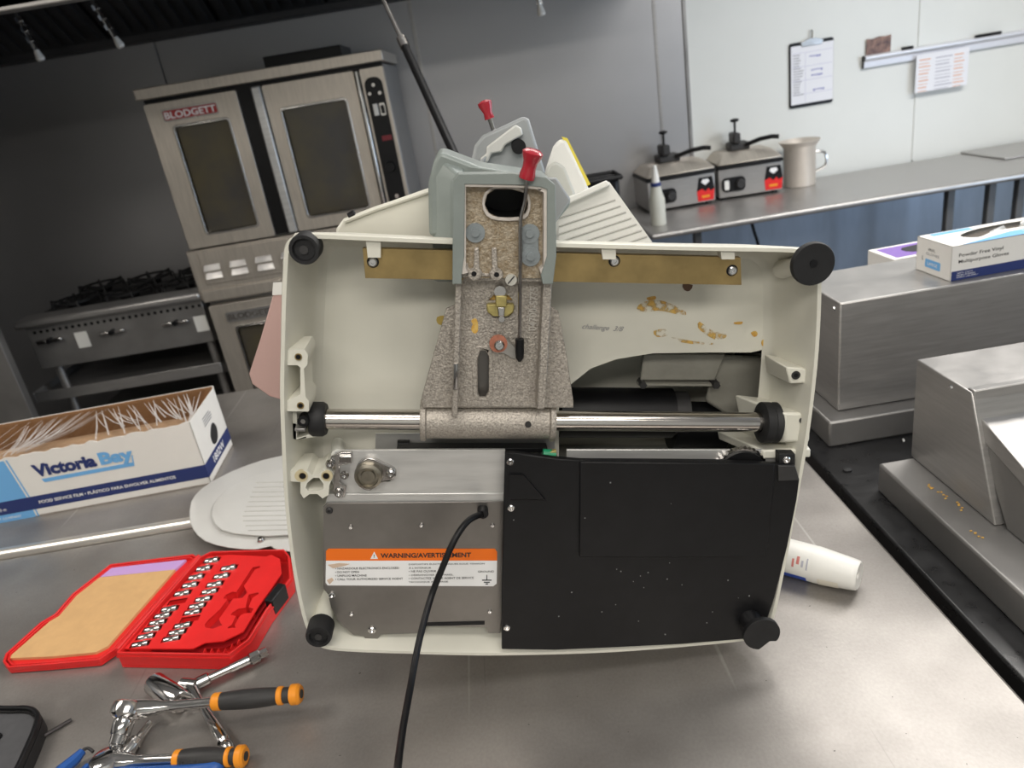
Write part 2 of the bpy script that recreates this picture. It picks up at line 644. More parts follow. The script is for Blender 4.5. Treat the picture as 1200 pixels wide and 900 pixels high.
def nozzle(x0, y0, x1, y1, Y, label):
    a, b = aty(x0, y0, Y), aty(x1, y1, Y)
    n = empty('spray_nozzle', (a.x, a.y, b.z), label, 'nozzle', 'fire nozzles hanging under the hood')
    m = MB()
    up = Vector((a.x, a.y, 2.66))
    m.tube([up, a + Vector((0, 0, .02)), a, a.lerp(b, .5), b], .008, 8)
    build(m, 'pipe', M_CHROMED, n)
    m = MB()
    for t in (.1, .35, .6):
        p, q = a.lerp(b, t), a.lerp(b, t + .12)
        m.cyl(p, q, .014, .014, 6)
    build(m, 'fittings', M_CHROME, n)
    d = (b - a).normalized()
    build(MB().lathe([(0, 0), (.009, 0), (.016, .03), (.012, .038), (0, .038)], axis_frame(b - d * .01, d), 12), 'tip', M_WHITE, n,
          label='white nozzle tip')


nozzle(19, 15, 44, 62, 3.1, 'left hanging spray nozzle with white tip under the hood, at top left')
nozzle(108, 1, 137, 47, 3.1, 'middle hanging spray nozzle with white tip under the hood')
nozzle(630, -6, 633, 9, 3.1, 'small spray nozzle tip above the slicer at the top edge')

# ------------------------------------------------------------------ double oven
YO = 3.25
oven = empty('convection_oven', (-.79, YO, 0), 'tall stainless double convection oven against the steel wall', 'oven')
build(MB().box(-1.275, -.3, YO + .03, 3.93, .16, 1.765), 'body', M_STEELD, oven, bevel=.004)
build(MB().box(-1.285, -.292, YO - .03, 3.93, 1.772, 1.815), 'top_cap', M_STEELV, oven, bevel=.004)
build(MB().box(-1.27, -.305, YO + .01, YO + .04, 1.745, 1.772), 'shadow_gap', M_BLACK, oven)
build(MB().box(-.785, -.465, YO + .1, YO + .4, 1.815, 1.862), 'flue_box', M_BLACK, oven, bevel=.003, label='black flue box on top')
XZ = Matrix(((1, 0, 0, 0), (0, 0, -1, 0), (0, 1, 0, 0), (0, 0, 0, 1)))   # local (x, y, z) -> world (x, -z, y)


def onY(Y):
    m = XZ.copy()
    m.translation = (0, Y, 0)
    return m


def oven_door(x0, x1, z0, z1, wx0, wx1, wz0, wz1):
    d = build(MB().plate(rrect(x0, x1, z0, z1, .008, 2), -.03, .02, [rrect(wx0, wx1, wz0, wz1, .012, 3)], onY(YO)), 'door', M_STEELV, oven, bevel=.003)
    build(MB().plate(rrect(wx0 - .008, wx1 + .008, wz0 - .008, wz1 + .008, .016, 3), -.004, .024, [rrect(wx0, wx1, wz0, wz1, .012, 3)], onY(YO)),
          'window_bezel', M_CHROMED, d, bevel=.002)
    build(MB().plate(rrect(wx0 - .004, wx1 + .004, wz0 - .004, wz1 + .004, .014, 3), -.02, .004, M=onY(YO)), 'window', M_GLASSD, d)
    return d


d1 = oven_door(-1.268, -.895, 1.168, 1.755, -1.172, -.955, 1.225, 1.655)
d2 = oven_door(-.792, -.42, 1.168, 1.755, -.735, -.475, 1.225, 1.655)
build(MB().box(-.893, -.832, YO - .006, YO + .03, 1.17, 1.752), 'centre_gap', M_BLACK, oven, label='black strip between the upper doors')
build(MB().box(-.832, -.796, YO - .035, YO + .03, 1.172, 1.755), 'door_handle', M_ALU, oven, bevel=.006, label='pale vertical handle strip')
build(MB().box(-.416, -.402, YO - .03, YO + .03, 1.17, 1.752), 'door_edge', M_CHROME, oven, bevel=.004)
cp = build(MB().plate(rrect(-.398, -.302, 1.168, 1.755, .005, 2), -.03, .012, M=onY(YO)), 'control_column', M_STEELV, oven, bevel=.002)
build(MB().plate(rrect(-.388, -.316, 1.18, 1.72, .03, 4), .012, .018, M=onY(YO)), 'control_panel', M_BLACK, cp, label='black control panel')
for x, z, r in ((-.352, 1.69, .009), (-.333, 1.658, .009), (-.373, 1.66, .008), (-.35, 1.25, .011)):
    build(MB().lathe([(0, .018), (r, .018), (r * .8, .03), (0, .03)], onY(YO) @ Matrix.Translation((x, z, 0)), 10), 'indicator', M_CHROMED, cp)
build(MB().box(-.372, -.353, YO - .026, YO - .017, 1.575, 1.62), 'switch', M_WHITE, cp, bevel=.002, label='white rocker switch')
build(MB().plate(rrect(-.346, -.324, 1.572, 1.62, .003, 1), .018, .022, [rrect(-.342, -.328, 1.58, 1.612, .002, 1)], onY(YO)), 'switch_frame', M_CHROMED, cp)
build(MB().box(-.362, -.322, YO - .021, YO - .017, 1.475, 1.495), 'display', M_DISPLAY, cp, label='small red display')
build(MB().lathe([(0, .018), (.022, .018), (.019, .04), (0, .04)], onY(YO) @ Matrix.Translation((-.352, 1.37, 0)), 16), 'knob', M_BLACK, cp)
# maker's badge on the upper left door
bd = build(MB().plate(rrect(-1.202, -.978, 1.68, 1.725, .008, 3), .02, .027, M=onY(YO)), 'badge', M_CHROMED, d1)
build(MB().plate(rrect(-1.197, -.983, 1.685, 1.72, .005, 3), .027, .0275, M=onY(YO)), 'badge_field', M_REDPR, oven, label='dark red badge field')
text('BLODGETT', onY(YO) @ Matrix.Translation((-1.193, 1.689, 0)), .206, .026, 'badge_lettering', M_WINK, oven, bold=.02, depth=.0285)
# louvred middle panel
mp = build(MB().box(-1.29, -.31, YO - .012, YO + .03, .94, 1.16), 'louvre_panel', M_STEELV, oven, bevel=.004)
build(MB().box(-1.28, -.315, YO - .02, YO + .03, .93, .985), 'lower_rail', M_STEELV, oven, bevel=.006)
build(MB().box(-1.245, -.34, YO - .016, YO - .01, 1.005, 1.15), 'raised_field', M_STEELV, mp, bevel=.003)
for c in range(8):
    for r_ in range(2):
        x = -1.235 + c * .113
        z = 1.068 - r_ * .035
        m = MB()
        m.hexa([(x, YO - .016, z), (x + .075, YO - .016, z), (x + .075, YO - .03, z), (x, YO - .03, z)],
               [(x + .004, YO - .016, z + .024), (x + .071, YO - .016, z + .024), (x + .071, YO - .018, z + .024), (x + .004, YO - .018, z + .024)])
        build(m, 'louvre', M_CHROME, mp)
# lower oven
d3 = oven_door(-1.268, -.895, .3, .912, -1.172, -.955, .37, .80)
oven_door(-.792, -.42, .3, .912, -.735, -.475, .37, .80)
build(MB().box(-.893, -.796, YO - .01, YO + .03, .31, .905), 'centre_gap', M_BLACK, oven)
build(MB().plate(rrect(-.398, -.302, .3, .912, .005, 2), -.03, .012, M=onY(YO)), 'control_column', M_STEELV, oven)
build(MB().plate(rrect(-1.202, -.978, .83, .875, .008, 3), .02, .027, M=onY(YO)), 'badge', M_STEELD, d3)
text('BLODGETT', onY(YO) @ Matrix.Translation((-1.193, .839, 0)), .206, .026, 'badge_lettering', M_CHROMED, oven, bold=.02, depth=.0285)
for x in (-1.22, -.36):
    for y in (YO + .08, 3.86):
        build(MB().cyl((x, y, 0), (x, y, .17), .025), 'leg', M_CHROMED, oven)

# ------------------------------------------------------------------ range and shelf to the left of the oven
YR = 3.26
rng = empty('gas_range', (-1.7, YR, 0), 'dark steel gas range with black burner grates left of the double oven', 'range')
build(MB().box(-2.1, -1.3, YR + .03, 3.93, .74, .94), 'body', M_STEELD, rng, bevel=.004)
build(MB().box(-2.12, -1.29, YR - .03, YR + .1, .945, .982), 'front_rail', M_STEEL, rng, bevel=.012)
build(MB().box(-2.1, -1.3, YR + .1, 3.9, .94, .962), 'cooktop', M_BLACK, rng)
fp = build(MB().box(-2.09, -1.3, YR, YR + .03, .745, .945), 'front_panel', M_STEELD, rng, bevel=.003)
hm = MB()
for i in range(27):
    hm.lathe([(0, .0), (.0075, .0), (.0075, .002), (0, .002)], onY(YR - .0005) @ Matrix.Translation((-2.055 + i * .0285, .918, 0)), 8)
o = build(hm, 'vent_holes', M_BLACK, fp)
o['kind'] = 'stuff'
for px, py in ((60, 398), (133, 388), (207, 377), (250, 371)):
    p = aty(px, py, YR)
    if p.x > -1.33:
        continue
    k = build(MB().lathe([(0, 0), (.013, 0), (.011, .03), (0, .03)], onY(YR) @ Matrix.Translation((p.x, p.z, 0)), 12), 'burner_knob', M_BLACK, fp)
    build(MB().box(p.x - .058, p.x - .012, YR - .026, YR - .012, p.z - .008, p.z + .008), 'knob_handle', M_CHROME, rng, bevel=.004)
    build(MB().box(p.x + .012, p.x + .058, YR - .026, YR - .012, p.z - .008, p.z + .008), 'knob_handle', M_CHROME, rng, bevel=.004)
for px, py in ((97, 398), (236, 379)):
    p = aty(px, py, YR)
    build(MB().box(p.x - .028, p.x + .028, YR - .002, YR + .001, p.z - .036, p.z + .036), 'label_plate', M_WHITE, fp, label='small blank white sticker')
for cx in (-1.95, -1.7, -1.44):
    for cy in (3.48, 3.75):
        m = MB()
        for a in range(6):
            t = math.radians(60 * a)
            m.tube([(cx + .03 * math.cos(t), cy + .03 * math.sin(t), .985), (cx + .115 * math.cos(t), cy + .115 * math.sin(t), 1.0),
                    (cx + .118 * math.cos(t), cy + .118 * math.sin(t), .962)], .006, 5)
        m.tube([(cx + .1 * math.cos(2 * math.pi * i / 16), cy + .1 * math.sin(2 * math.pi * i / 16), .993) for i in range(17)], .006, 5)
        g = build(m, 'burner_grate', M_BLACKM, rng)
        build(MB().lathe([(0, .962), (.04, .962), (.045, .975), (.03, .985), (0, .985)], Matrix.Translation((cx, cy, 0)), 12), 'burner_cap', M_BLACKM, rng)
for x, y in ((-2.05, YR + .06), (-2.05, 3.88), (-1.34, 3.88), (-1.34, YR + .06)):
    build(MB().cyl((x, y, 0), (x, y, .75), .018, seg=10), 'leg', M_STEEL, rng)
shelf = build(MB().box(-2.155, -1.295, YR - .02, 3.9, .615, .62), 'lower_shelf', M_STEELD, rng)
build(MB().box(-2.155, -1.295, YR - .026, YR - .02, .6, .65), 'shelf_lip', M_STEEL, shelf, bevel=.002)
build(MB().box(-2.161, -2.155, YR - .026, 3.9, .6, .65), 'shelf_lip', M_STEEL, shelf, bevel=.002)
# bundle of papers / foil pans on a low stand beneath the shelf
bsf = build(MB().box(-2.1, -1.32, YR + .05, 3.85, .38, .4), 'bottom_shelf', M_STEELD, rng)
for k, (x, rz) in enumerate(((-1.72, .3), (-1.45, -.2))):
    m = MB(Matrix.Translation((x, 3.42, .401)) @ Matrix.Rotation(rz, 4, 'Z'))
    m.plate(rrect(-.11, .11, -.08, .08, .02), 0, .03)
    tag(build(m, 'foil_pan', M_CHROMED, bevel=.006), ('left crumpled pale pan under the range shelf', 'right pale pan under the range shelf by the oven')[k], 'pan')
# tall steel end panel at the far left
ep = MB()
ep.box(-3.0, -2.03, 2.98, 3.02, .05, 2.0)
tag(build(ep, 'end_panel', M_STEELD, bevel=.003), 'plain dull steel end panel standing at far left beside the range', 'panel')

# leaning pole
pe = T(688, 517, .012)
pb = aty(470, 45, 2.22)
pt = aty(447, -2, 2.33)
pole = empty('leaning_pole', (pe.x, pe.y, TABLE), 'long black pole with thin shiny tip leaning behind the slicer', 'pole')
dirp = (pe - pb).normalized()
build(MB().tube([pb, pe], .0115, 12), 'shaft', M_BLACK, pole)
build(MB().tube([pb - dirp * .3, pb], .0062, 10), 'tip_rod', M_CHROMED, pole, label='thin bright metal tip')
build(MB().cyl(pb, pb + dirp * .035, .0135, seg=12), 'collar', M_CHROMED, pole)

# ------------------------------------------------------------------ right-hand counter
ctr = empty('steel_counter', (1.9, 3.6, 0), 'long stainless steel counter along the white wall', 'counter')
YC = 3.258
top = build(MB().box(.72, 3.6, YC, 3.955, .872, .9), 'worktop', M_STEEL, ctr, bevel=.012, seg=3)
tag(build(MB().box(2.55, 3.6, 3.6, 3.955, .9, .91), 'raised_worktop', M_STEEL, bevel=.006), 'raised second countertop slab of the far counter at the right edge', 'slab')  # second countertop of the far counter, built as an object of its own
build(MB().box(.8, 3.6, 3.9, 3.95, .1, .87), 'back_panel', M_SKYTINT, ctr)
for x in [aty(q_, y_, 3.36).x for q_, y_ in ((812, 270), (1107, 240), (1155, 232), (1189, 228))]:
    build(MB().box(x, x + .035, 3.34, 3.375, 0, .872), 'leg', mat('dark_leg_steel', (.12, .12, .12), .5, .5), ctr, bevel=.004)
build(MB().box(.8, 3.55, 3.86, 3.89, .2, .24), 'rear_rail', M_STEELD, ctr)
cordp = [aty(880, 258, 3.6), aty(884, 272, 3.6), aty(889, 290, 3.6), aty(893, 330, 3.6)]
tag(build(MB().tube(catmull(cordp, 4, False), .008, 8), 'power_lead', M_BLACK), 'black power lead hanging below the far counter', 'cord')


def press(px0, py0, px1, py1, label, tall):
    a, b = atz(px0, py0, .9), atz(px1, py1, .9)
    d = b - a
    d.y *= .4
    w = d.length
    Mx = frame(a, d, (0, 0, 1))
    p = empty('grill_press', None, label, 'grill', 'grill presses on the far counter', M=Mx)
    bld = lambda mb, n, m, **k: build(mb, n, m, p, local=True, **k)
    h = .155
    bld(MB().box(0, w, 0, .28, .012, h), 'base', M_STEEL, bevel=.006)
    for x in (.03, w - .03):
        for y in (.03, .25):
            bld(MB().cyl((x, y, 0), (x, y, .014), .014, seg=10), 'foot', M_BLACK)
    bld(MB().box(-.005, w + .005, -.01, .29, h, h + .014), 'lower_plate', M_BLACK, bevel=.003)
    m = MB()
    m.hexa([(-.008, -.012, h + .018), (w + .008, -.012, h + .018), (w + .008, .28, h + .018), (-.008, .28, h + .018)],
           [(.035, .05, h + .062), (w - .035, .05, h + .062), (w - .035, .24, h + .062), (.035, .24, h + .062)])
    bld(m, 'lid', M_STEELV, bevel=.01)
    m = MB()
    m.box(w * .3, w * .62, .12, .22, h + .062, h + .1)
    m.box(w * .34, w * .46, .1, .2, h + .1, h + .15)
    bld(m, 'hinge_block', M_GRIP, bevel=.008)
    bld(MB().cyl((w * .4, .14, h + .15), (w * .4, .14, h + .2), .006, seg=8), 'adjuster_stem', M_BLACK)
    bld(MB().lathe([(0, 0), (.012, 0), (.022, .006), (.022, .014), (.01, .018), (0, .018)], Matrix.Translation((w * .4, .14, h + .2)), 10), 'adjuster_knob', M_BLACK)
    bld(MB().tube([(w * .55, .12, h + .085), (w * .75, .08, h + .108), (w * .9, .05, h + .115), (w * 1.0, .04, h + .11)], .011, 8), 'handle', M_BLACK)
    FR = Matrix(((1, 0, 0, 0), (0, 0, -1, 0), (0, 1, 0, 0), (0, 0, 0, 1)))
    q = bld(MB().plate(rrect(.015, .015 + .37 * w, .04, .11, .022), 0, .008, M=FR), 'control_plate', M_BLACK, label='black control plate')
    build(MB().lathe([(0, .008), (.024, .008), (.02, .026), (0, .026)], FR @ Matrix.Translation((.015 + .29 * w, .075, 0)), 14), 'dial', M_GRIP, q, local=True)
    build(MB().plate(rrect(.027, .05, .052, .098, .004, 2), .008, .012, M=FR), 'rocker_switch', M_WHITE, q, local=True)
    x0 = w * .735
    bld(MB().plate([(x0, .02), (x0 + .08, .02), (x0 + .086, .075), (x0 + .066, .065), (x0 + .055, .08), (x0 + .04, .065), (x0 + .022, .08), (x0 - .004, .07)], 0, .0015, M=FR),
        'sticker', M_REDCASE, label='red lower half of the warning sticker')
    bld(MB().plate([(x0 - .004, .07), (x0 + .022, .08), (x0 + .04, .065), (x0 + .055, .08), (x0 + .066, .065), (x0 + .086, .075), (x0 + .076, .135), (x0 + .008, .135)], 0, .0016, M=FR),
        'sticker', M_BLACK, label='black upper half of the warning sticker')
    bld(MB().plate([(x0 + .02, .112), (x0 + .04, .097), (x0 + .062, .112), (x0 + .055, .126), (x0 + .027, .126)], .0016, .0022, M=FR), 'sticker_emblem', M_WINK)
    bld(MB().box(x0 + .02, x0 + .06, -.0022, -.0015, .035, .047), 'sticker_print', M_ORANGE)
    return p


press(761, 251, 838, 237, 'left steel sandwich press behind the squeeze bottle', False)
press(843, 236, 920, 226, 'right steel sandwich press beside the tall steel pot', True)

p = atz(937, 217, .9)
pot = empty('steel_pot', (p.x, p.y, .9), 'tall pale steel pot with flared rim beside the right press', 'pot')
build(MB().lathe([(0, .002), (.075, .002), (.077, .01), (.077, .19), (.088, .205), (.1, .222), (.098, .224), (.085, .208), (.073, .19), (.073, .012), (0, .012)],
                 Matrix.Translation((p.x, p.y, .9)), 28), 'vessel', mat('pale_warm_steel', (.72, .66, .59), .45, .5, var=.06), pot)
hx = p.x + .075
build(MB().tube(catmull([(hx - .004, p.y - .03, 1.06), (hx + .035, p.y - .045, 1.05), (hx + .04, p.y - .045, .99), (hx - .004, p.y - .03, .965)], 4, False), .007, 8), 'handle', M_CHROME, pot)
p = atz(772, 263, .9)
sb = empty('squeeze_bottle', (p.x, p.y, .9), 'translucent squeeze bottle with white nozzle in front of the left press', 'bottle')
build(MB().lathe([(0, 0), (.034, 0), (.036, .006), (.036, .115), (.030, .135), (.023, .165), (.022, .178), (0, .178)], Matrix.Translation((p.x, p.y, .9)), 20), 'bottle_body', M_TRANS, sb)
build(MB().lathe([(.022, .176), (.024, .178), (.024, .192), (.02, .194), (0, .194)], Matrix.Translation((p.x, p.y, .9)), 16), 'collar', M_NAVY, sb, label='dark blue collar')
build(MB().lathe([(.019, .194), (.017, .215), (.011, .25), (.009, .27), (0, .27)], Matrix.Translation((p.x, p.y, .9)), 16), 'nozzle', M_WHITE, sb)

# things on the white wall
a, b = aty(925, 52, YW), aty(978, 122, YW)
cl = empty('clipboard', ((a.x + b.x) / 2, YW, b.z), 'dark clipboard holding a filled-in form, hanging on the white wall', 'clipboard')
build(MB().plate(rrect(a.x - .002, b.x - .01, b.z + .012, a.z + .002, .012), -.004, .002, M=onY(YW)), 'board', M_BLACK, cl)
pg = build(MB().box(a.x + .006, b.x - .012, YW - .005, YW - .003, b.z + .028, a.z - .014), 'form', M_PAPER, cl)
cxm = (a.x + b.x) / 2 - .006
build(MB().plate([(cxm - .05, a.z - .02), (cxm + .05, a.z - .02), (cxm + .06, a.z - .002), (cxm + .02, a.z + .012), (cxm - .02, a.z + .012), (cxm - .06, a.z - .002)], .005, .012, M=onY(YW)), 'clip', M_CHROMED, cl, bevel=.002)
build(MB().tube([(cxm, YW - .008, a.z + .01), (cxm, YW - .012, a.z + .04), (cxm, YW - .003, a.z + .05)], .004, 6), 'hook', M_CHROME, cl)
rr = random.Random(4)
m, m2 = MB(), MB()
for i in range(16):
    z = a.z - .06 - i * .0125
    m.box(a.x + .016, a.x + .016 + rr.uniform(.03, .055), YW - .0056, YW - .005, z, z + .004)
for i in range(4):
    z = a.z - .05 - i * .065
    m2.box(a.x + .012, b.x - .018, YW - .0056, YW - .005, z, z + .0018)
m2.box(a.x + .078, a.x + .0795, YW - .0056, YW - .005, b.z + .04, a.z - .05)
o = build(m, 'form_print', M_GINK, pg); o['kind'] = 'stuff'
o = build(m2, 'form_rules', mat('lilac_rule', (.5, .5, .65), .7), pg); o['kind'] = 'stuff'
m = MB()
for (dx, dz) in ((.1, -.075), (.11, -.14), (.11, -.165), (.12, -.235)):
    for k in range(5):
        m.box(a.x + dx + k * .012, a.x + dx + .008 + k * .012, YW - .0056, YW - .005, a.z + dz + rr.uniform(-.003, .003), a.z + dz + .007)
o = build(m, 'form_handwriting', mat('blue_ink', (.08, .09, .4), .6), pg); o['kind'] = 'stuff'

a, b = aty(1011, 70, YW), aty(1215, 42, YW)
rz = a.z - .012
rail = empty('ticket_rail', (a.x, YW, rz), 'pale aluminium ticket rail fixed along the white wall', 'rail')
prof = [(0, rz - .03), (-.012, rz - .03), (-.016, rz), (-.03, rz + .012), (-.03, rz + .022), (-.02, rz + .028), (0, rz + .03)]
m = MB()
m.hexa([(a.x, YW + p[0], p[1]) for p in prof], [(b.x + .3, YW + p[0], p[1]) for p in prof])
build(m, 'rail_body', M_RAILW, rail, bevel=.002)
m = MB()
m.hexa([(a.x - .004, YW + p[0], p[1]) for p in prof], [(a.x, YW + p[0], p[1]) for p in prof])
build(m, 'end_cap', M_GRIP, rail)
for q0, q1, lab in (((1057, 54), (1070, 51), 'short black marker pen lying on the ticket rail above the price sheet'),
                    ((1143, 42), (1173, 37), 'longer black marker pen on the ticket rail near the right edge')):
    u, v = aty(*q0, YW - .02), aty(*q1, YW - .02)
    u.z = v.z = rz + .0335
    tag(build(MB().tube([u, u.lerp(v, .3), v], .008, 8), 'marker_pen', M_BLACK), lab, 'pen', 'marker pens on the ticket rail')
u, v = aty(1015, 46, YW), aty(1043, 60, YW)
tag(build(MB().plate([(u.x, rz + .03), (v.x, rz + .03), (v.x, u.z + .004), (v.x - .03, u.z), (v.x - .06, u.z + .004), (u.x + .03, u.z - .004), (u.x, u.z)], .003, .005, M=onY(YW)), 'photo_card', M_PHOTO),
    'small dark brown photo card standing on the ticket rail', 'card')
u, v = aty(1070, 65, YW), aty(1130, 105, YW)
sh = empty('price_sheet', ((u.x + v.x) / 2, YW - .02, v.z), 'white printed sheet with orange and grey lines hanging from the ticket rail', 'sheet')
Ys = YW - .033
build(MB().box(u.x, v.x - .01, Ys, Ys + .001, v.z + .025, u.z), 'paper', M_PAPER, sh)
for col_, off, nm in ((M_ORPR, .0, 'orange_lines'), (M_GINK, .085, 'grey_lines'), (M_ORPR, .18, 'orange_lines')):
    m = MB()
    for i in range(10):
        z = u.z - .03 - i * .0165
        w_ = rr.uniform(.04, .06)
        m.box(u.x + .015 + off, min(u.x + .015 + off + w_ + (.03 if off == .085 else 0), v.x - .02), Ys - .0006, Ys - .0001, z, z + (.0035 if i % 2 else .006))
    o = build(m, nm, mat('faded_orange_print', (.72, .42, .3), .7) if col_ is M_ORPR else mat('faded_grey_print', (.45, .45, .52), .7), sh)
    o['kind'] = 'stuff'

# black bin on the counter's near end, behind the slicer
q0 = aty(708, 208, 3.1)
bn = empty('black_caddy', (q0.x, 3.1, .9), 'black open plastic caddy seen past the ribbed slicer tray', 'caddy')
loop = [(-.075, -.075), (.075, -.075), (.075, .075), (-.075, .075)]
m = MB(Matrix.Translation((q0.x - .02, 3.12, 0)))
zt = q0.z
m.hexa([(x * .7, y * .7, .62) for x, y in loop], [(x, y, zt) for x, y in loop])
build(m, 'caddy_body', M_BLACK, bn, bevel=.02)
m = MB(Matrix.Translation((q0.x - .02, 3.12, 0)))
m.tube([(x * 1.05, y * 1.05, zt) for x, y in loop] + [(-.079, -.079, zt)], .01, 8)
build(m, 'caddy_rim', M_BLACKM, bn)
m = MB()
m.box(q0.x - .14, q0.x + .1, 3.0, 3.24, 0, .618)
tag(build(m, 'steel_pedestal', M_STEELD, bevel=.005), 'dark steel pedestal below the black caddy', 'pedestal')
bn.location.z = .62
for ch in bn.children:
    ch.data.transform(Matrix.Translation((0, 0, .28)))

# ------------------------------------------------------------------ black-topped preparation unit at right
unit = empty('prep_counter', (1.0, .8, 0), 'black-topped preparation counter at right carrying steel covers', 'counter')
build(MB().box(.545, 1.7, .2, 1.62, .86, .896), 'worktop', M_BLKTOP, unit, bevel=.004)
build(MB().box(.575, 1.7, .24, 1.6, .08, .86), 'cabinet_body', M_BLACK, unit)
p0 = aty(1028, 543, 1.075)
sp = T(993, 549)
build(MB().lathe([(0, .896), (.008, .896), (.008, .899), (.004, .901), (0, .901)], Matrix.Translation((sp.x, sp.y, 0)), 10), 'bolt_head', M_BLACKM, unit)
build(MB().box(.586, 1.7, 1.24, 1.6, .896, .95), 'plinth', M_STEELD, unit, bevel=.004, label='rear steel plinth')
build(MB().box(.594, 1.7, .3, 1.076, .896, .95), 'plinth', M_STEELD, unit, bevel=.004, label='front steel plinth')
ca = empty('steel_cover', (.95, 1.4, .951), 'tall rectangular steel cover carrying the glove box', 'cover')
build(MB().box(.62, 1.69, 1.278, 1.48, .951, 1.172), 'shell', M_STEEL, ca, bevel=.003)
build(MB().lathe([(0, 0), (.004, 0), (.003, .002), (0, .002)], Matrix(((0, 0, -1, .62), (1, 0, 0, 1.3), (0, 1, 0, 1.155), (0, 0, 0, 1))), 8), 'rivet', M_CHROME, ca)
build(MB().box(.62, 1.69, 1.48, 1.6, .951, 1.118), 'rear_ledge', M_STEEL, ca, bevel=.003)
cb = empty('sloped_cover', (1.0, .9, .951), 'steel cover with a sloping front lid, nearest at right', 'cover')
X0 = .652
tf = atx(1138, 460, X0)
tb = atx(1060, 420, X0)
bf = atx(1165.5, 618, X0)
m = MB()
side = [(bf.y, .951), (1.08, .951), (1.08, tf.z), (tf.y, tf.z)]
m.hexa([(X0, y, z) for y, z in side], [(1.69, y, z) for y, z in side])
build(m, 'shell', M_STEEL, cb, bevel=.002)
l0, l1 = atx(1147, 483, X0 + .012), atx(1200, 545, X0 + .012)
slope = (l1.z - l0.z) / (l1.y - l0.y)
yl = .45
zl = l0.z + slope * (yl - l0.y)
zl = max(zl, .97)
yl = l0.y + (zl - l0.z) / slope
ls = [(l0.y, l0.z), (yl, zl), (yl, zl - .012), (l0.y, l0.z - .03)]
m = MB()
m.hexa([(X0 + .008, y, z) for y, z in ls], [(1.69, y, z) for y, z in ls])
build(m, 'lid', M_STEEL, cb, bevel=.002, label='sloping front lid')
lp = [(tf.y + .012, tf.z + .003), (tf.y - .004, tf.z + .004), (l0.y - .002, l0.z + .003), (l0.y + .006, l0.z - .002)]
m = MB()
m.hexa([(X0 + .002, y, z) for y, z in lp], [(1.69, y, z) for y, z in lp])
build(m, 'hinge_strip', M_STEEL, cb, bevel=.002)
m = MB()
sd = [(l0.y - .012, l0.z - .035), (bf.y - .012, .952), (yl, .952), (yl, zl - .013)]
m.hexa([(X0 + .01, y, z) for y, z in sd], [(X0 + .014, y, z) for y, z in sd])
build(m, 'lid_cheek', M_STEELD, cb)
for px, py in ((1115, 454), (1059, 516)):
    q = atx(px, py, X0)
    build(MB().lathe([(0, 0), (.004, 0), (.003, .003), (0, .003)], Matrix(((0, 0, -1, X0), (1, 0, 0, q.y), (0, 1, 0, q.z), (0, 0, 0, 1))), 8), 'rivet', M_CHROME, cb)
for k, (px, py) in enumerate(((1090, 571), (1106, 580), (1125, 594), (1146, 626))):
    q = atz(px, py, .9505)
    m = MB()
    rr2 = random.Random(k)
    for j in range(5):
        x, y = q.x + rr2.uniform(-.006, .002), q.y + rr2.uniform(-.012, .012)
        m.box(x, x + .003, y, y + .002, .9505, .9515)
    tag(build(m, 'food_crumbs', M_STAIN), ('', '', '', '')[k] or ('scatter of orange crumbs on the front plinth, %s' % ('farthest back', 'second from the back', 'third from the back', 'nearest the camera')[k]), 'crumbs', 'orange crumbs on the front plinth', 'stuff')

# glove box on the rear cover
ZG = 1.1725
g0, g1 = atz(1113, 330, ZG), atz(1073, 316, ZG)
gdir = (atz(1200, 316, ZG) - g0)
gw = Vector((g0.x - g1.x, g0.y - g1.y, 0)).length
GX = Vector((1, .04, 0)).normalized()
gm = frame(g0, GX, (0, 0, 1))
gb = empty('glove_box', None, 'white and blue box of vinyl gloves on the tall rear steel cover', 'box', M=gm)
GL, GH = .26, .066
GD = .105
hol = catmull([(.07, .03), (.12, .05), (.2, .045), (.23, .06), (.2, .085), (.11, .085), (.055, .06)], 3)
build(MB().plate([(0, 0), (GL, 0), (GL, GD), (0, GD)], GH - .001, GH, [hol]), 'box_top', M_CARD, gb, local=True)
m = MB()
m.box(0, GL, 0, .001, 0, GH); m.box(0, GL, GD - .001, GD, 0, GH); m.box(0, .001, 0, GD, 0, GH); m.box(GL - .001, GL, 0, GD, 0, GH); m.box(0, GL, 0, GD, 0, .001)
build(m, 'box_sides', M_CARD, gb, local=True)
m = MB()
m.plate(hol, GH - .012, GH - .008)
build(m, 'box_opening', mat('dim_box_interior', (.09, .075, .06), .8), gb, local=True)
m = MB()
m.hexa([(.09, .035, GH - .008), (.13, .05, GH - .008), (.16, .075, GH - .008)], [(.1, .04, GH + .004), (.13, .052, GH + .006), (.15, .07, GH + .002)])
m.hexa([(.16, .05, GH - .008), (.2, .05, GH - .008), (.19, .075, GH - .008)], [(.17, .053, GH + .004), (.19, .052, GH + .012), (.18, .066, GH + .004)])
build(m, 'glove_tuft', M_WHITE, gb, local=True)
build(MB().plate([(.02, .001), (GL, .001), (GL, .035), (.13, .03)], GH, GH + .0004), 'blue_swoosh', M_SKY, gb, local=True)
build(MB().box(.02, .1, .085, .1, GH, GH + .0004), 'blue_stripe', M_SKY, gb, local=True)
FRT = Matrix(((1, 0, 0, 0), (0, 0, -1, 0), (0, 1, 0, 0), (0, 0, 0, 1)))
build(MB().box(.002, GL, -.0006, .0002, .0, .018), 'navy_band', M_NAVY, gb, local=True)
text('Powder Free Vinyl', FRT @ Matrix.Translation((.014, .042, 0)), .085, .0085, 'box_lettering', M_INK, gb, local=True, bold=.01)
text('Multipurpose Gloves', FRT @ Matrix.Translation((.014, .030, 0)), .097, .0085, 'box_lettering', M_INK, gb, local=True, bold=.01)
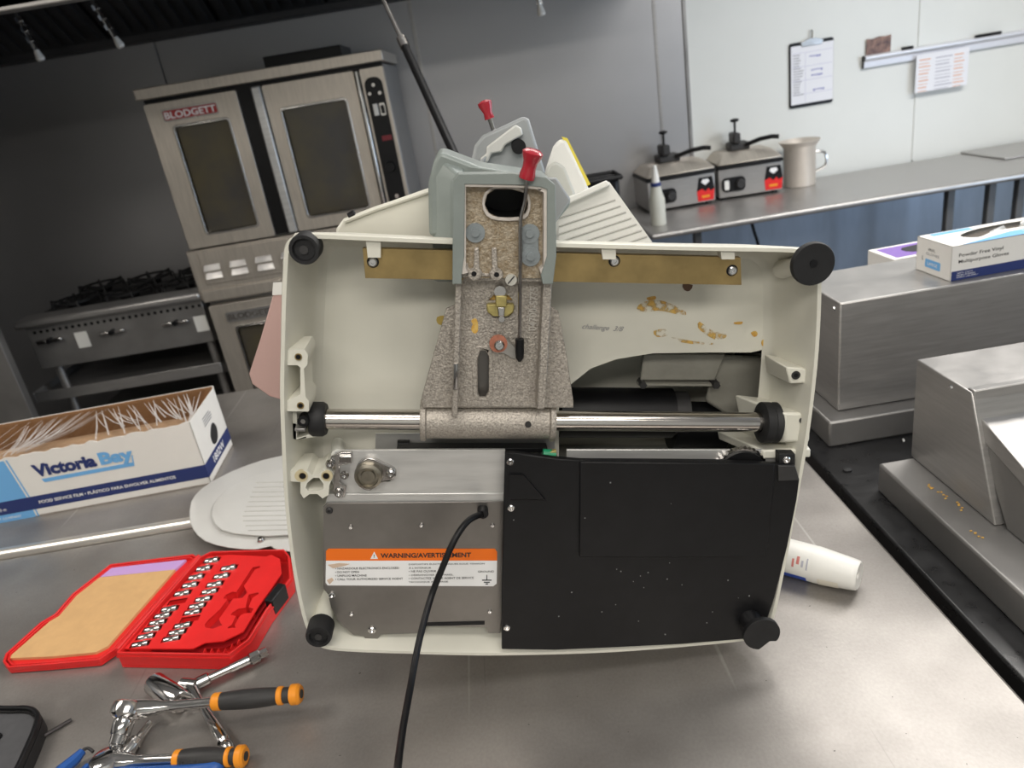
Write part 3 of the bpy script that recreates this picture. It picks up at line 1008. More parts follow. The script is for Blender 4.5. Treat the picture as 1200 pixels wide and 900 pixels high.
for k in range(3):
    text(('VINYL EXAM', 'NON STERILE', 'SINGLE USE ONLY')[k], FRT @ Matrix.Translation((.012, .0125 - k * .004, 0)), .03 + k * .006, .0025, 'band_lettering', M_WINK, gb, local=True, depth=.0009)
text('Victoria Bay', Matrix.Translation((.15, .008, 0)), .09, .016, 'box_lettering', M_WINK, gb, local=True, bold=.02, depth=GH + .0008)
EL = Matrix(((0, 0, -1, 0), (-1, 0, 0, 0), (0, 1, 0, 0), (0, 0, 0, 1)))   # end panel facing -x
text('VINYL', EL @ Matrix.Translation((-.07, .044, 0)), .022, .006, 'end_lettering', M_INK, gb, local=True)
text('GLOVES', EL @ Matrix.Translation((-.075, .036, 0)), .04, .005, 'end_lettering', M_GINK, gb, local=True)
text('L', EL @ Matrix.Translation((-.086, .024, 0)), .004, .008, 'end_lettering', M_INK, gb, local=True)
build(MB().plate(rrect(-.076, -.03, .012, .028, .002, 2), .0002, .0005, M=EL), 'blue_tab', M_SKY, gb, local=True)
text('LARGE', EL @ Matrix.Translation((-.068, .017, 0)), .03, .006, 'end_lettering', M_WINK, gb, local=True, depth=.0009)

# purple-and-white box behind it
pq = atz(1026, 302, 1.165)
pm = frame((pq.x + .012, 1.488, 1.1185), (1, .05, 0), (0, 0, 1))
pb_ = empty('purple_box', None, 'flat white box with purple top behind the glove box', 'box', M=pm)
build(MB().box(0, .2, 0, .1, 0, .052), 'carton', M_CARD, pb_, local=True, bevel=.001)
build(MB().box(.012, .19, .01, .09, .052, .0524), 'purple_panel', M_PURPLE, pb_, local=True)
build(MB().plate(catmull([(.06, .03), (.14, .03), (.14, .07), (.06, .07)], 3), .0524, .0528), 'opening', M_INK, pb_, local=True)

# ================================================================== TABLES
tb_ = empty('steel_worktable', (-.6, .8, 0), 'scratched stainless steel worktable under the slicer and tools', 'table')
build(MB().box(-1.75, .525, .2, 1.33, .868, .9), 'tabletop', M_TABLE, tb_, bevel=.005)
build(MB().tube([(-1.75, 1.352, .896), (.53, 1.352, .896)], .0165, 14), 'rolled_edge', mat('bright_rolled_steel', (.78, .74, .68), .3, .8), tb_, label='bright rolled rear edge')
for x in (-1.68, .45):
    for y in (.28, 1.26):
        build(MB().cyl((x, y, 0), (x, y, .868), .02), 'leg', M_STEEL, tb_)
build(MB().box(-1.68, .45, .28, 1.26, .2, .22), 'undershelf', M_STEELD, tb_)
rt = empty('rear_worktable', (-.6, 1.7, 0), 'second stainless worktable behind, under the film box', 'table')
build(MB().box(-1.75, .4, 1.374, 2.11, .868, .9), 'tabletop', M_TABLE, rt, bevel=.005)
for x in (-1.68, .33):
    for y in (1.45, 2.04):
        build(MB().cyl((x, y, 0), (x, y, .868), .02), 'leg', M_STEEL, rt)

# ================================================================== FILM BOX on the rear table
fb0 = T(248, 567)
fb1 = T(0, 613)
FM = frame(fb0, (fb0 - fb1), (0, 0, 1))
film = empty('film_box', None, 'white and blue cardboard box of food service film, open top, on the rear table', 'box', M=FM)
FL, FH, FD = .60, .158, .2                     # local x runs from -FL to 0, y goes back
b = lambda mb, n, m, **k: build(mb, n, m, film, local=True, **k)
rr = random.Random(8)
edge = [(-FL, FH - .012)]
x = -FL
while x < -.012:
    x += rr.uniform(.006, .016)
    edge.append((min(x, -.004), FH - .012 + .012 * (x + FL) / FL + rr.uniform(-.003, .003)))
edge.append((0, FH))
b(MB().plate([(-FL, 0), (0, 0)] + edge[::-1], 0, .0025, M=Matrix(((1, 0, 0, 0), (0, 0, 1, 0), (0, 1, 0, 0), (0, 0, 0, 1)))), 'front_wall', M_CARD, smooth=0)
b(MB().box(-FL, 0, FD - .0025, FD, 0, FH + .006), 'back_wall', M_CARD)
b(MB().box(-FL, -.003, FD - .0035, FD - .0025, .003, FH + .005), 'inner_liner', M_KRAFT, label='brown inner face of the back wall')
b(MB().box(-FL, -.003, .0026, .0034, .003, FH - .02), 'inner_liner', M_KRAFT, label='brown inner face of the front wall')
b(MB().box(-.0026, 0, 0, FD, 0, FH), 'end_wall', M_CARD)
b(MB().box(-.0036, -.0026, .003, FD - .003, .003, FH - .001), 'inner_liner', M_KRAFT, label='brown inner face of the end wall')
b(MB().box(-FL, -FL + .0025, 0, FD, 0, FH), 'end_wall', M_CARD)
b(MB().box(-FL, 0, 0, FD, 0, .003), 'floor_panel', M_KRAFT)
b(MB().cyl((-FL + .01, .1, .07), (-.03, .1, .07), .06, seg=24), 'film_roll', mat('wound_film', (.55, .36, .22), .35, 0, var=.2, scale=30, stretch=(.3, 4, 4)))
# clear film stretched from the back edge to the torn front edge
m = MB()
nx, ny = 60, 5
vs, fs = [], []
for i in range(nx + 1):
    for j in range(ny + 1):
        x = -FL + FL * .97 * i / nx
        y = .003 + (FD - .006) * j / ny
        z = FH - .008 + .01 * j / ny + .004 * math.sin(i * 2.1 + j) * math.sin(math.pi * j / ny) - .012 * math.sin(math.pi * j / ny)
        vs.append((x, y, z))
for i in range(nx):
    for j in range(ny):
        q = i * (ny + 1) + j
        fs.append((q, q + ny + 1, q + ny + 2, q + 1))
m.add(vs, fs)
b(m, 'cling_film', M_FILM)
m = MB()
streaks = []
for i in range(25):
    u = -1 + 2 * i / 24
    streaks.append((-.35 + u * .10 + rr.uniform(-.01, .01), rr.uniform(.7, .97), -.385 + u * .03, rr.uniform(.02, .3), .0022 if abs(u) < .4 else .0012))
for i in range(34):
    x = -.28 + i * .0078
    streaks.append((x + rr.uniform(-.004, .004), rr.uniform(.7, .97), x + .075 + rr.uniform(-.015, .015), rr.uniform(.03, .4), rr.uniform(.0008, .0024)))
for i in range(6):
    x = -.52 + i * .03
    streaks.append((x + .05, .95, x, .1, .0012))
for xb, fb, xf, ff, w1 in streaks:
    xf, xb = min(xf, -.01), min(xb, -.01)
    yb, yf = FD * fb, FD * ff
    zb, zf = FH + .0005, FH - .006
    zm = FH - .009
    m.add([(xb - .0005, yb, zb), (xb + .0005, yb, zb), ((xb + xf) / 2 + w1, (yb + yf) / 2, zm), ((xb + xf) / 2 - w1, (yb + yf) / 2, zm),
           (xf + w1, yf, zf), (xf - w1, yf, zf)], [(0, 1, 2, 3), (3, 2, 4, 5)])
o = b(m, 'film_wrinkles', M_FILMW, smooth=0)
o['kind'] = 'stuff'
FR = Matrix(((1, 0, 0, 0), (0, 0, -1, 0), (0, 1, 0, 0), (0, 0, 0, 1)))      # front face print
b(MB().box(-FL, 0, -.0004, .0001, .018, .05), 'navy_band', M_NAVY)
ee = .005
b(MB().plate([(-FL, 0), (-.396, 0), (-.396, .018), (-FL, .018)], .0001, .0005, M=FR), 'light_blue_panel', M_SKY)
b(MB().plate([(-FL, .05), (-.397, .05), (-.409, FH - .012), (-FL, FH - .014)], .0001, .0005, M=FR), 'light_blue_panel', M_SKY)
b(MB().plate([(-.393, .05), (-.390, .05), (-.402, FH - .011), (-.405, FH - .011)], .0001, .0006, M=FR), 'blue_pinstripe', M_SKY)
b(MB().plate([(-.392, 0), (-.389, 0), (-.389, .018), (-.392, .018)], .0001, .0006, M=FR), 'blue_pinstripe', M_SKY)
text('FOOD SERVICE FILM \u2022 PL\u00c1STICO PARA ENVOLVER ALIMENTOS', FR @ Matrix.Translation((-.376, .030, 0)), .305, .0095, 'band_lettering', M_WINK, film, local=True, bold=.02, depth=.001)
text('Victoria', FR @ Matrix.Translation((-.360, .094, 0)), .137, .031, 'logo_lettering', M_NAVY, film, local=True, bold=.05, depth=.0012)
text('Bay', FR @ Matrix.Translation((-.215, .086, 0)), .074, .039, 'logo_lettering', M_SKY, film, local=True, bold=.05, depth=.0012)
b(MB().plate([(-.346, .079), (-.148, .079), (-.143, .105), (-.1455, .105), (-.149, .088), (-.35, .088)], .0001, .0006, M=FR), 'logo_underline', M_SKY)
text('UN BAY COMPANY', FR @ Matrix.Translation((-.50, .006, 0)), .075, .006, 'panel_lettering', M_WINK, film, local=True, depth=.001)
text('30 cm x 600 m', FR @ Matrix.Translation((-.51, .027, 0)), .06, .008, 'band_lettering', M_WINK, film, local=True, depth=.001)
ER = Matrix(((0, 0, 1, 0), (1, 0, 0, 0), (0, 1, 0, 0), (0, 0, 0, 1)))       # end face print
b(MB().plate([(0, .018), (FD, .018), (FD, .05), (0, .05)], .0001, .0005, M=ER), 'navy_band', M_NAVY)
text('1802W', ER @ Matrix.Translation((.055, .025, 0)), .09, .018, 'end_lettering', M_WINK, film, local=True, bold=.02, depth=.001)
b(MB().plate(catmull([(.085, .06), (.108, .055), (.128, .065), (.135, .085), (.12, .1), (.1, .095), (.082, .08)], 3), .0001, .0006, M=ER), 'finger_hole', M_INK)
for k in range(4):
    b(MB().box(.0001, .0005, .07, .07 + (.055, .06, .06, .05)[k], .112 + k * .006, .1145 + k * .006), 'small_print', M_GINK)

# ================================================================== SLICER standing on its side, underside to the camera
Y0 = .75
ANG = math.radians(10.6)
EU = Vector((math.cos(ANG), 0, -math.sin(ANG)))
EV = Vector((math.sin(ANG), 0, math.cos(ANG)))
OS = T(893, 766)
OS.y = Y0
SM = Matrix((EU, (0, 1, 0), EV)).transposed().to_4x4()
SM.translation = OS
slicer = empty('meat_slicer', None, 'cream meat slicer stood on its side showing its open underside', 'slicer', M=SM)


def S(px, py, d=0.0):
    """Point seen at (px, py) lying d behind the rim plane, in slicer coordinates (x along, y = depth, z up)."""
    p = aty(px, py, Y0 + d) - OS
    return Vector((p.dot(EU), d, p.dot(EV)))


def S2(pts, d=0.0):
    return [(S(x, y, d).x, S(x, y, d).z) for x, y in pts]


SP = Matrix(((1, 0, 0, 0), (0, 0, 1, 0), (0, 1, 0, 0), (0, 0, 0, 1)))   # plate local (x, y, z) -> slicer (x, z=depth, y)
PX = .00086                                     # metres per photo pixel near the rim plane


def sb(mb, name, m, parent=None, **k):
    return build(mb, name, m, parent or slicer, local=True, **k)


def splate(pts, d0, d1, name, m, holes=(), parent=None, dp=None, smooth_n=0, **k):
    dp = d0 if dp is None else dp
    lo = S2(pts, dp)
    if smooth_n:
        lo = catmull(lo, smooth_n)
    hs = [S2(h, dp) for h in holes]
    return sb(MB().plate(lo, d0, d1, hs, SP), name, m, parent, **k)


def screw(px, py, d, r=.0042, name='screw', m=None, parent=None, h=.003):
    p = S(px, py, d)
    A = Matrix(((1, 0, 0, p.x), (0, 0, -1, p.y), (0, 1, 0, p.z), (0, 0, 0, 1)))
    return sb(MB().lathe([(r, 0), (r, h * .6), (r * .75, h), (r * .42, h), (r * .42, h * .35), (0, h * .35)], A, 14), name, m or M_CHROMED, parent)


def scyl(px, py, d0, d1, r, name, m, parent=None, r1=None, seg=20, **k):
    """Cylinder whose axis runs into the slicer; front end at depth d0 is seen at (px, py)."""
    p = S(px, py, d0)
    A = Matrix(((1, 0, 0, p.x), (0, 0, 1, p.y), (0, 1, 0, p.z), (0, 0, 0, 1)))
    r1 = r if r1 is None else r1
    return sb(MB().lathe([(0, 0), (r, 0), (r1, d1 - d0), (0, d1 - d0)], A, seg), name, m, parent, **k)


# --- base pan
RIM = [(331, 306), (333, 288), (342, 278), (356, 273), (450, 277), (560, 281), (700, 285), (820, 288), (930, 290), (950, 294), (962, 306), (964, 325),
       (963, 370), (959, 430), (950, 505), (938, 575), (926, 640), (914, 700), (907, 728), (898, 744), (880, 751),
       (800, 759), (720, 765), (640, 768), (560, 769), (480, 767), (420, 765), (384, 762), (368, 754), (356, 732), (346, 690), (338, 640),
       (332, 580), (329, 520), (327, 460), (328, 400), (329, 350)]
outer = ccw(catmull(S2(RIM), 3))
D_FL = .085
ocx = (min(p[0] for p in outer) + max(p[0] for p in outer)) / 2
ocz = (min(p[1] for p in outer) + max(p[1] for p in outer)) / 2
ohw = (max(p[0] for p in outer) - min(p[0] for p in outer)) / 2
ohh = (max(p[1] for p in outer) - min(p[1] for p in outer)) / 2


def shrink(d):
    return [(ocx + (p[0] - ocx) * (1 - d / ohw), ocz + (p[1] - ocz) * (1 - d / ohh)) for p in outer]


rings = [(shrink(.017), D_FL + .012), (outer, .004), (shrink(.0012), .0), (shrink(.0052), .0), (shrink(.0064), .003),
         (shrink(.015), .05), (shrink(.0205), D_FL - .012), (shrink(.024), D_FL - .004), (shrink(.031), D_FL)]
m = MB()
vs = [(p[0], d, p[1]) for lp_, d in rings for p in lp_]
k = len(outer)
fs = []
for r_ in range(len(rings) - 1):
    for i in range(k):
        j = (i + 1) % k
        fs.append((r_ * k + i, r_ * k + j, (r_ + 1) * k + j, (r_ + 1) * k + i))
m.add(vs, fs)
pan = sb(m, 'base_pan', M_CREAM)
HOLE = [(655, 462), (672, 448), (692, 432), (722, 421), (765, 414), (830, 413), (880, 413), (902, 408), (912, 440), (914, 500), (908, 570), (800, 575), (655, 575)]
hole = ccw(S2(HOLE, D_FL))
fl = ccw(shrink(.031))
m = MB()
flat = fl + hole[::-1]
tris = tessellate_polygon([[Vector((p[0], p[1], 0)) for p in l] for l in (fl, hole[::-1])])
m.add([(p[0], D_FL, p[1]) for p in flat], [list(t) for t in tris])
sb(m, 'pan_floor', M_CREAM, pan)
kh = len(hole)
m = MB()
hs_ = [(p[0], p[1]) for p in hole]
deep = inset(hole, .001)
m.add([(p[0], D_FL, p[1]) for p in hs_] + [(p[0], D_FL + .012, p[1]) for p in inset(hole, .0004)] + [(p[0], D_FL + .14, p[1]) for p in deep],
      [(i, (i + 1) % kh, kh + (i + 1) % kh, kh + i) for i in range(kh)] + [(kh + i, kh + (i + 1) % kh, 2 * kh + (i + 1) % kh, 2 * kh + i) for i in range(kh)])
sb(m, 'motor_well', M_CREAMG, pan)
m = MB()
m.plate(deep, D_FL + .139, D_FL + .142, M=SP)
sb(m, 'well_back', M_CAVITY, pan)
# outer back of the pan and the housing behind it
sb(MB().plate(shrink(.018), D_FL + .012, D_FL + .015, [hole], SP), 'pan_back', M_CREAM, pan)
hb = ccw(S2([(372, 330), (640, 320), (915, 330), (905, 430), (880, 560), (860, 660), (640, 690), (400, 680), (372, 500)], .1))
m = MB()
m.plate(hb, D_FL + .13, D_FL + .2, M=SP)
sb(m, 'rear_housing', M_CREAM, bevel=.012)
# tabs under the top rim that carry the bar
for px in (446, 719, 857):
    splate([(px - 16, 289), (px + 1, 289.5), (px + 1, 302), (px - 14, 302)] if px != 446 else [(430, 281), (447, 281), (447, 300), (432, 300)], .004, .016, 'bar_tab', M_CREAM, parent=pan, dp=.012)
bar = splate([(425, 291), (868, 302), (869, 334), (700, 331), (428, 326)], .010, .018, 'guide_bar', M_BRASS, bevel=.001)
for px, py in ((437, 307), (720, 306), (858, 317)):
    scyl(px, py, .0095, .011, .0062, 'screw_recess', M_BLACK, bar)
    screw(px, py, .0095, .0048, m=M_CHROME, parent=bar)

# --- feet
def foot(px, py, r, d0, d1, label, disc=False):
    f = scyl(px, py, d0, d1, r, 'foot', M_BLACKM, label=label, seg=24, bevel=.0012)
    return f


p = S(356, 293, -.012)
A = lambda p: Matrix(((1, 0, 0, p.x), (0, 0, 1, p.y), (0, 1, 0, p.z), (0, 0, 0, 1)))
f = sb(MB().lathe([(0, .005), (.0105, .005), (.0115, 0), (.0145, 0), (.0155, .003), (.0155, .022), (0, .022)], A(p), 24), 'foot', M_BLACKM, label='hollow black foot at the upper left')
scyl(356, 293, -.0085, -.003, .0045, 'foot_screw', M_GRIP, f)
p = S(373, 747, -.02)
f = sb(MB().lathe([(0, .004), (.0105, .004), (.0115, 0), (.015, 0), (.016, .003), (.016, .024), (0, .024)], A(p), 24), 'foot', M_BLACKM, label='hollow black foot at the lower left')
scyl(373, 747, -.0175, -.012, .0045, 'foot_screw', M_GRIP, f)
sb(MB().lathe([(0, .024), (.011, .024), (.014, .09), (0, .09)], A(p), 18), 'foot_stem', M_CREAM, pan)
p = S(954, 310, -.03)
f = sb(MB().lathe([(0, .0), (.0215, .0), (.0225, .002), (.0225, .006), (.012, .012), (0, .012)], A(p), 32), 'foot', M_BLACKM, label='large round black foot disc at the upper right')
scyl(954, 309, -.031, -.028, .004, 'foot_screw', M_BLACK, f)
p1 = S(920, 318, .05)
p0_ = p + Vector((0, .012, 0))
sb(MB().lathe([(0, 0), (.007, 0), (.0095, .05), (.011, .08), (0, .08)], axis_frame(p0_, Vector((p1.x, p1.y + .01, p1.z)) - p0_), 20), 'foot_stem', M_CREAM, pan)
p = S(893, 744, -.024)
lo = [(p.x + x, p.z + z) for x, z in circle(0, 0, .0235, 36)]
lo = [(x, max(z, p.z - .0235 + (.013 if x > p.x + .0 else .0) * min(1, (x - p.x) / .012 if x > p.x else 0))) for x, z in lo]
sb(MB().plate(lo, -.024, -.018, M=SP), 'foot', M_BLACKM, label='worn round black foot disc touching the table', bevel=.001)
p1 = p + Vector((-.006, .006, .006))
sb(MB().lathe([(0, 0), (.012, 0), (.015, .018), (0, .018)], axis_frame(p1, Vector((-.2, 1, .1))), 18), 'foot_stem', M_BLACK)

# --- left-hand mounting bosses
def boss(pts, d0, d1, holes, name='mounting_boss', m=M_CREAM, cut=()):
    o = splate(pts, d0, d1, name, m, holes=cut, parent=pan, bevel=.0012)
    for hx_, hy_, r_ in holes:
        scyl(hx_, hy_, d0 - .0012, d0 + .001, r_ * 1.5, 'bush_ring', M_BRASS, o if False else pan)
        scyl(hx_, hy_, d0 - .0016, d0 + .001, r_, 'screw_hole', M_BLACK, pan)
    return o


boss([(336, 410), (357, 409), (361, 416), (360, 428), (356, 432), (358, 465), (362, 470), (362, 482), (336, 482), (334, 470), (349, 464), (352, 462), (352, 431), (349, 428), (336, 428)], .006, .05, [(349.5, 418.5, .0026), (352, 475.5, .0026)])
boss([(334, 476), (348, 476), (348, 514), (370, 507), (372, 512), (360, 514), (345, 515), (336, 512)], .02, .06, [])
boss([(338, 552), (360, 551), (366, 557), (372, 556), (378, 551), (386, 553), (390, 560), (386, 568), (385, 580), (378, 584), (372, 579), (363, 579), (356, 584), (352, 578), (352, 565), (340, 564)],
     .008, .05, [(354.5, 558, .0028), (382, 558, .0028)], cut=[[(360, 566), (367, 560), (374, 560), (379, 567), (379, 573), (373, 575), (361, 575), (358, 572)]])
scyl(353, 558, .0072, .010, .0075, 'bush_pad', M_YPALE, pan, label='yellowed bush pad')
scyl(383, 558, .0072, .010, .0066, 'bush_pad', M_YPALE, pan, label='yellowed bush pad')
for px, py in ((354.5, 558), (382, 558)):
    scyl(px, py, .006, .01, .0034, 'screw_hole', M_BLACK, pan)
# right-hand bosses and webs
p = S(935, 440, .012)
sb(MB().hexa([S(x, y, .012) for x, y in ((921, 430), (945, 432), (946, 449), (926, 450))], [S(x, y, .07) for x, y in ((895, 415), (915, 418), (915, 436), (898, 437))]), 'mounting_boss', M_CREAM, pan, bevel=.002)
scyl(933, 440, .0105, .014, .005, 'screw_hole', M_GRIP, pan)
scyl(933, 440, .0100, .014, .0026, 'screw_hole', M_BLACK, pan)
sb(MB().hexa([S(x, y, .012) for x, y in ((919, 484), (950, 484), (949, 518), (919, 518))], [S(x, y, .085) for x, y in ((860, 462), (930, 470), (930, 510), (872, 520))]), 'rod_mount', M_CREAM, pan, bevel=.003)
sb(MB().hexa([S(x, y, .012) for x, y in ((895, 528), (950, 526), (950, 536), (895, 538))], [S(x, y, .09) for x, y in ((840, 505), (935, 505), (935, 515), (842, 515))]), 'wall_web', M_CREAM, pan, bevel=.002)
scyl(941, 493, .0105, .013, .004, 'paint_chip', M_GRIP, pan)

# --- inside the well: motor, casting, belts
tube_a, tube_b = S(655, 483, .15), S(786, 484, .15)
mo = sb(MB().cyl(tube_a, tube_b, .034, seg=28), 'motor', M_BLACK)
sb(MB().cyl(tube_b, tube_b + Vector((.02, 0, 0)), .03, seg=24), 'motor_end', M_GRIP, mo)
sb(MB().cyl(S(786, 498, .16), S(846, 500, .16), .034, seg=24), 'gear_housing', M_CAVITY, mo)
cs = sb(MB().hexa([S(x, y, .12) for x, y in ((754, 415), (850, 415), (838, 446), (750, 446))], [S(x, y, .16) for x, y in ((754, 405), (850, 405), (838, 440), (750, 440))]), 'inner_casting', M_CASTIN, bevel=.002)
sb(MB().box(*[v for q in zip(S(748, 452, .118), S(842, 446, .13)) for v in sorted(q)]), 'casting_flange', M_CASTIN, cs)
for px in (754, 840):
    scyl(px, 452, .112, .13, .005, 'bolt', M_GRIP, cs, seg=6)
sb(MB().hexa([S(x, y, .13) for x, y in ((838, 415), (905, 418), (905, 520), (826, 470))], [S(x, y, .2) for x, y in ((838, 415), (890, 418), (890, 500), (826, 470))]), 'side_casting', M_CASTIN, bevel=.004)
# aluminium rail above the black cover, with toothed pulley
splate([(664, 527), (932, 527), (932, 548), (664, 548)], .016, .019, 'cross_rail', M_ALU, bevel=.0006)
pc_ = S(868, 554, .01)
gear = MB()
gl = []
for i in range(72):
    t = 2 * math.pi * i / 72
    r_ = .033 if i % 2 else .0315
    gl.append((pc_.x + r_ * math.cos(t), pc_.z + r_ * math.sin(t)))
gear.plate(gl, .009, .016, M=SP)
sb(gear, 'toothed_pulley', M_CHROMED)
sb(MB().plate(circle(pc_.x, pc_.z, .029, 36), .0065, .0095, M=SP), 'pulley_flange', M_BLACK)

# --- slide rod
DR = .030
ra, rb = S(381, 491, DR), S(925, 495, DR)
rod = sb(MB().cyl(ra, rb, .0118, seg=28), 'slide_rod', mat('polished_rod', (.52, .49, .46), .16, 1.0, rvar=.05, scale=6, stretch=(1, 20, 20)))
dr = (rb - ra).normalized()
sb(MB().lathe([(.012, 0), (.018, 0), (.02, .003), (.02, .014), (.0175, .018), (.012, .018)], axis_frame(S(364, 491, DR), dr), 24), 'rubber_buffer', M_BLACKM, rod, label='black rubber collar at the left end')
sb(MB().lathe([(.012, 0), (.021, 0), (.0245, .002), (.0245, .012), (.023, .0135), (.0235, .015), (.0245, .0165), (.0245, .02), (.021, .022), (.012, .022)], axis_frame(S(890, 495, DR), dr), 28), 'rubber_buffer', M_BLACKM, rod, label='large black rubber disc at the right end')
e1 = sb(MB().box(*[v for q in zip(S(345, 506, .008), S(366, 484, .05)) for v in sorted(q)]), 'rod_end', M_STEELD, rod, bevel=.001)
scyl(355, 494, .007, .02, .0062, 'socket_screw', M_BLACK, e1)
scyl(355, 494, .0065, .02, .003, 'socket_screw', M_CHROMED, e1, seg=6)
e2 = sb(MB().box(*[v for q in zip(S(918, 505, .018), S(931, 485, .05)) for v in sorted(q)]), 'rod_end', M_CHROMED, rod, bevel=.001)
scyl(923, 498, .017, .022, .0036, 'socket_screw', M_BLACK, e2)

# --- carriage arm (cast bracket that slides on the rod)
arm = sb(MB().lathe([(.013, 0), (.0235, 0), (.0245, .002), (.0245, .006), (.0215, .0075), (.0215, .147), (.0245, .149), (.0245, .153), (.0235, .155), (.013, .155)],
                    axis_frame(S(493, 492, DR), dr), 32), 'carriage_sleeve', M_CAST)
scyl(619, 498, .0075, .013, .0036, 'grub_screw', M_GRIP, arm)
splate([(523, 362), (546, 352), (636, 352), (655, 366), (664, 415), (672, 470), (672, 478), (495, 478), (494, 466), (508, 415)], .0135, .018, 'arm_plate', M_CAST, holes=[[(560, 420), (563, 411), (569, 411), (573, 418), (573, 458), (569, 466), (562, 466), (560, 460)]], bevel=.0008)
splate([(552, 415), (558, 406), (572, 405), (578, 412), (578, 464), (573, 470), (560, 470), (554, 464)], .011, .014, 'slot_rim', M_CAST,
       holes=[[(559.5, 420), (563, 410), (569, 410), (573, 418), (573, 459), (569, 467), (562, 467), (559, 460)]], bevel=.0008)
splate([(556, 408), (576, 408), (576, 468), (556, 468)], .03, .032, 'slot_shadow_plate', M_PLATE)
# channel with its two ribs, and recessed upper pocket
splate([(538, 322), (642, 322), (640, 400), (637, 476), (534, 476), (536, 400)], .0115, .0145, 'channel_floor', M_CAST,
       holes=[[(559, 420), (563, 409), (569, 409), (574, 418), (574, 459), (569, 468), (562, 468), (558, 460)], [(572, 352), (578, 346), (596, 346), (601, 352), (601, 366), (596, 372), (578, 372), (572, 366)]])
for pts, nm in (([(534, 330), (541, 330), (539, 420), (536, 490), (529, 490), (531, 420)], 'rib'), ([(637, 330), (647, 330), (643, 420), (638, 480), (629, 480), (632, 420)], 'rib')):
    splate(pts, -.008, .02, nm, M_CAST, bevel=.0015)
sb(MB().tube(catmull([S(534, 426, -.008), S(534, 440, -.0095), S(533.5, 455, -.008)], 4, False), .0028, 8), 'rib_chip', M_CHROME, label='bright worn spot on the left rib')
OV = [(568, 240), (571, 228), (580, 222), (600, 222), (614, 226), (619, 238), (616, 250), (606, 255), (584, 255), (573, 250)]
FO = [(531, 212), (537, 204), (600, 203), (640, 208), (651, 217), (652, 300), (648, 333), (636, 333), (634, 322), (641, 300), (641, 222), (632, 219), (604, 217), (545, 216), (544, 300), (541, 322), (541, 333), (530, 333)]
splate([(543, 262), (640, 262), (640, 330), (543, 328)], -.002, .05, 'frame_neck', M_CAST)
splate(FO, -.019, -.001, 'arm_frame', M_GREEN, bevel=.0012, label='grey green painted frame of the carriage arm')
FI = [(541, 215), (604, 215.5), (633, 218), (644, 222), (643, 316), (634, 322), (632, 316), (637, 312), (637, 226), (628, 222), (604, 220), (546, 219), (546, 314), (549, 320), (541, 322)]
splate(FI, -.0175, -.001, 'frame_inner_edge', mat('bare_pale_cast', (.62, .57, .52), .5, .3, var=.12, scale=120), bevel=.0006)
splate([(543, 217), (640, 217), (640, 326), (543, 326)], -.006, -.003, 'pocket_floor', M_CASTT, holes=[OV])
OVo = [(565, 240), (568, 226), (579, 219), (600, 219), (616, 223), (622, 237), (619, 253), (608, 258.5), (583, 258.5), (570, 253)]
splate(catmull(OVo, 2), -.009, -.004, 'oval_rim', mat('bare_pale_cast', (.62, .57, .52)), holes=[catmull(OV, 2)], bevel=.0006)
m = MB()
ov = ccw(S2(OV, -.004)); no = len(ov)
m.add([(x, -.004, z) for x, z in ov] + [(x, .04, z) for x, z in ov], [(i, (i + 1) % no, no + (i + 1) % no, no + i) for i in range(no)] + [list(range(no, 2 * no))])
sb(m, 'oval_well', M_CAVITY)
for px, py in ((557, 273), (621, 274), (622, 301)):
    bo = scyl(px, py, -.0085, -.004, .0098, 'stud_pad', mat('sealed_grey_stud', (.27, .30, .31), .45, .4, var=.15, scale=60), seg=20)
    scyl(px, py, -.011, -.007, .0042, 'stud', mat('sealed_grey_stud', (.27, .30, .31)), bo, seg=16)
splate([(612, 270), (631, 270), (632, 305), (612, 305)], -.0075, -.004, 'stud_strip', mat('sealed_grey_stud', (.27, .30, .31)), bevel=.001)
for pts, (hx_, hy_) in (([(556, 291), (561, 290), (562, 315), (566, 320), (562, 328), (554, 330), (547, 325), (548, 317), (555, 314)], (555.5, 321)),
                        ([(576, 291), (582, 290), (583, 314), (589, 318), (590, 325), (583, 330), (575, 327), (573, 320), (577, 315)], (582, 322))):
    bo = splate(pts, -.011, .002, 'cable_lug', M_CAST, bevel=.0012)
    scyl(hx_, hy_, -.0125, -.008, .0026, 'lug_hole', M_BLACK, bo)
    scyl(hx_, hy_, -.0118, -.008, .0058, 'lug_boss', M_CAST, bo)
splate([(541, 312), (548, 308), (549, 314), (560, 320), (575, 321), (575, 324), (560, 324), (541, 326)], -.009, .003, 'lug_web', M_CAST, bevel=.0008)
sc_ = scyl(599, 328, -.010, .008, .006, 'slotted_screw', mat('pale_zinc_screw', (.62, .60, .54), .4, .6))
sb(MB().box(-.005, .005, -.0106, -.0098, -.0006, .0006, Matrix.Translation(Vector((S(599, 328, -.01).x, 0, S(599, 328, -.01).z))) @ Matrix.Rotation(-.9, 4, 'Y')), 'slot', M_GRIP, sc_)
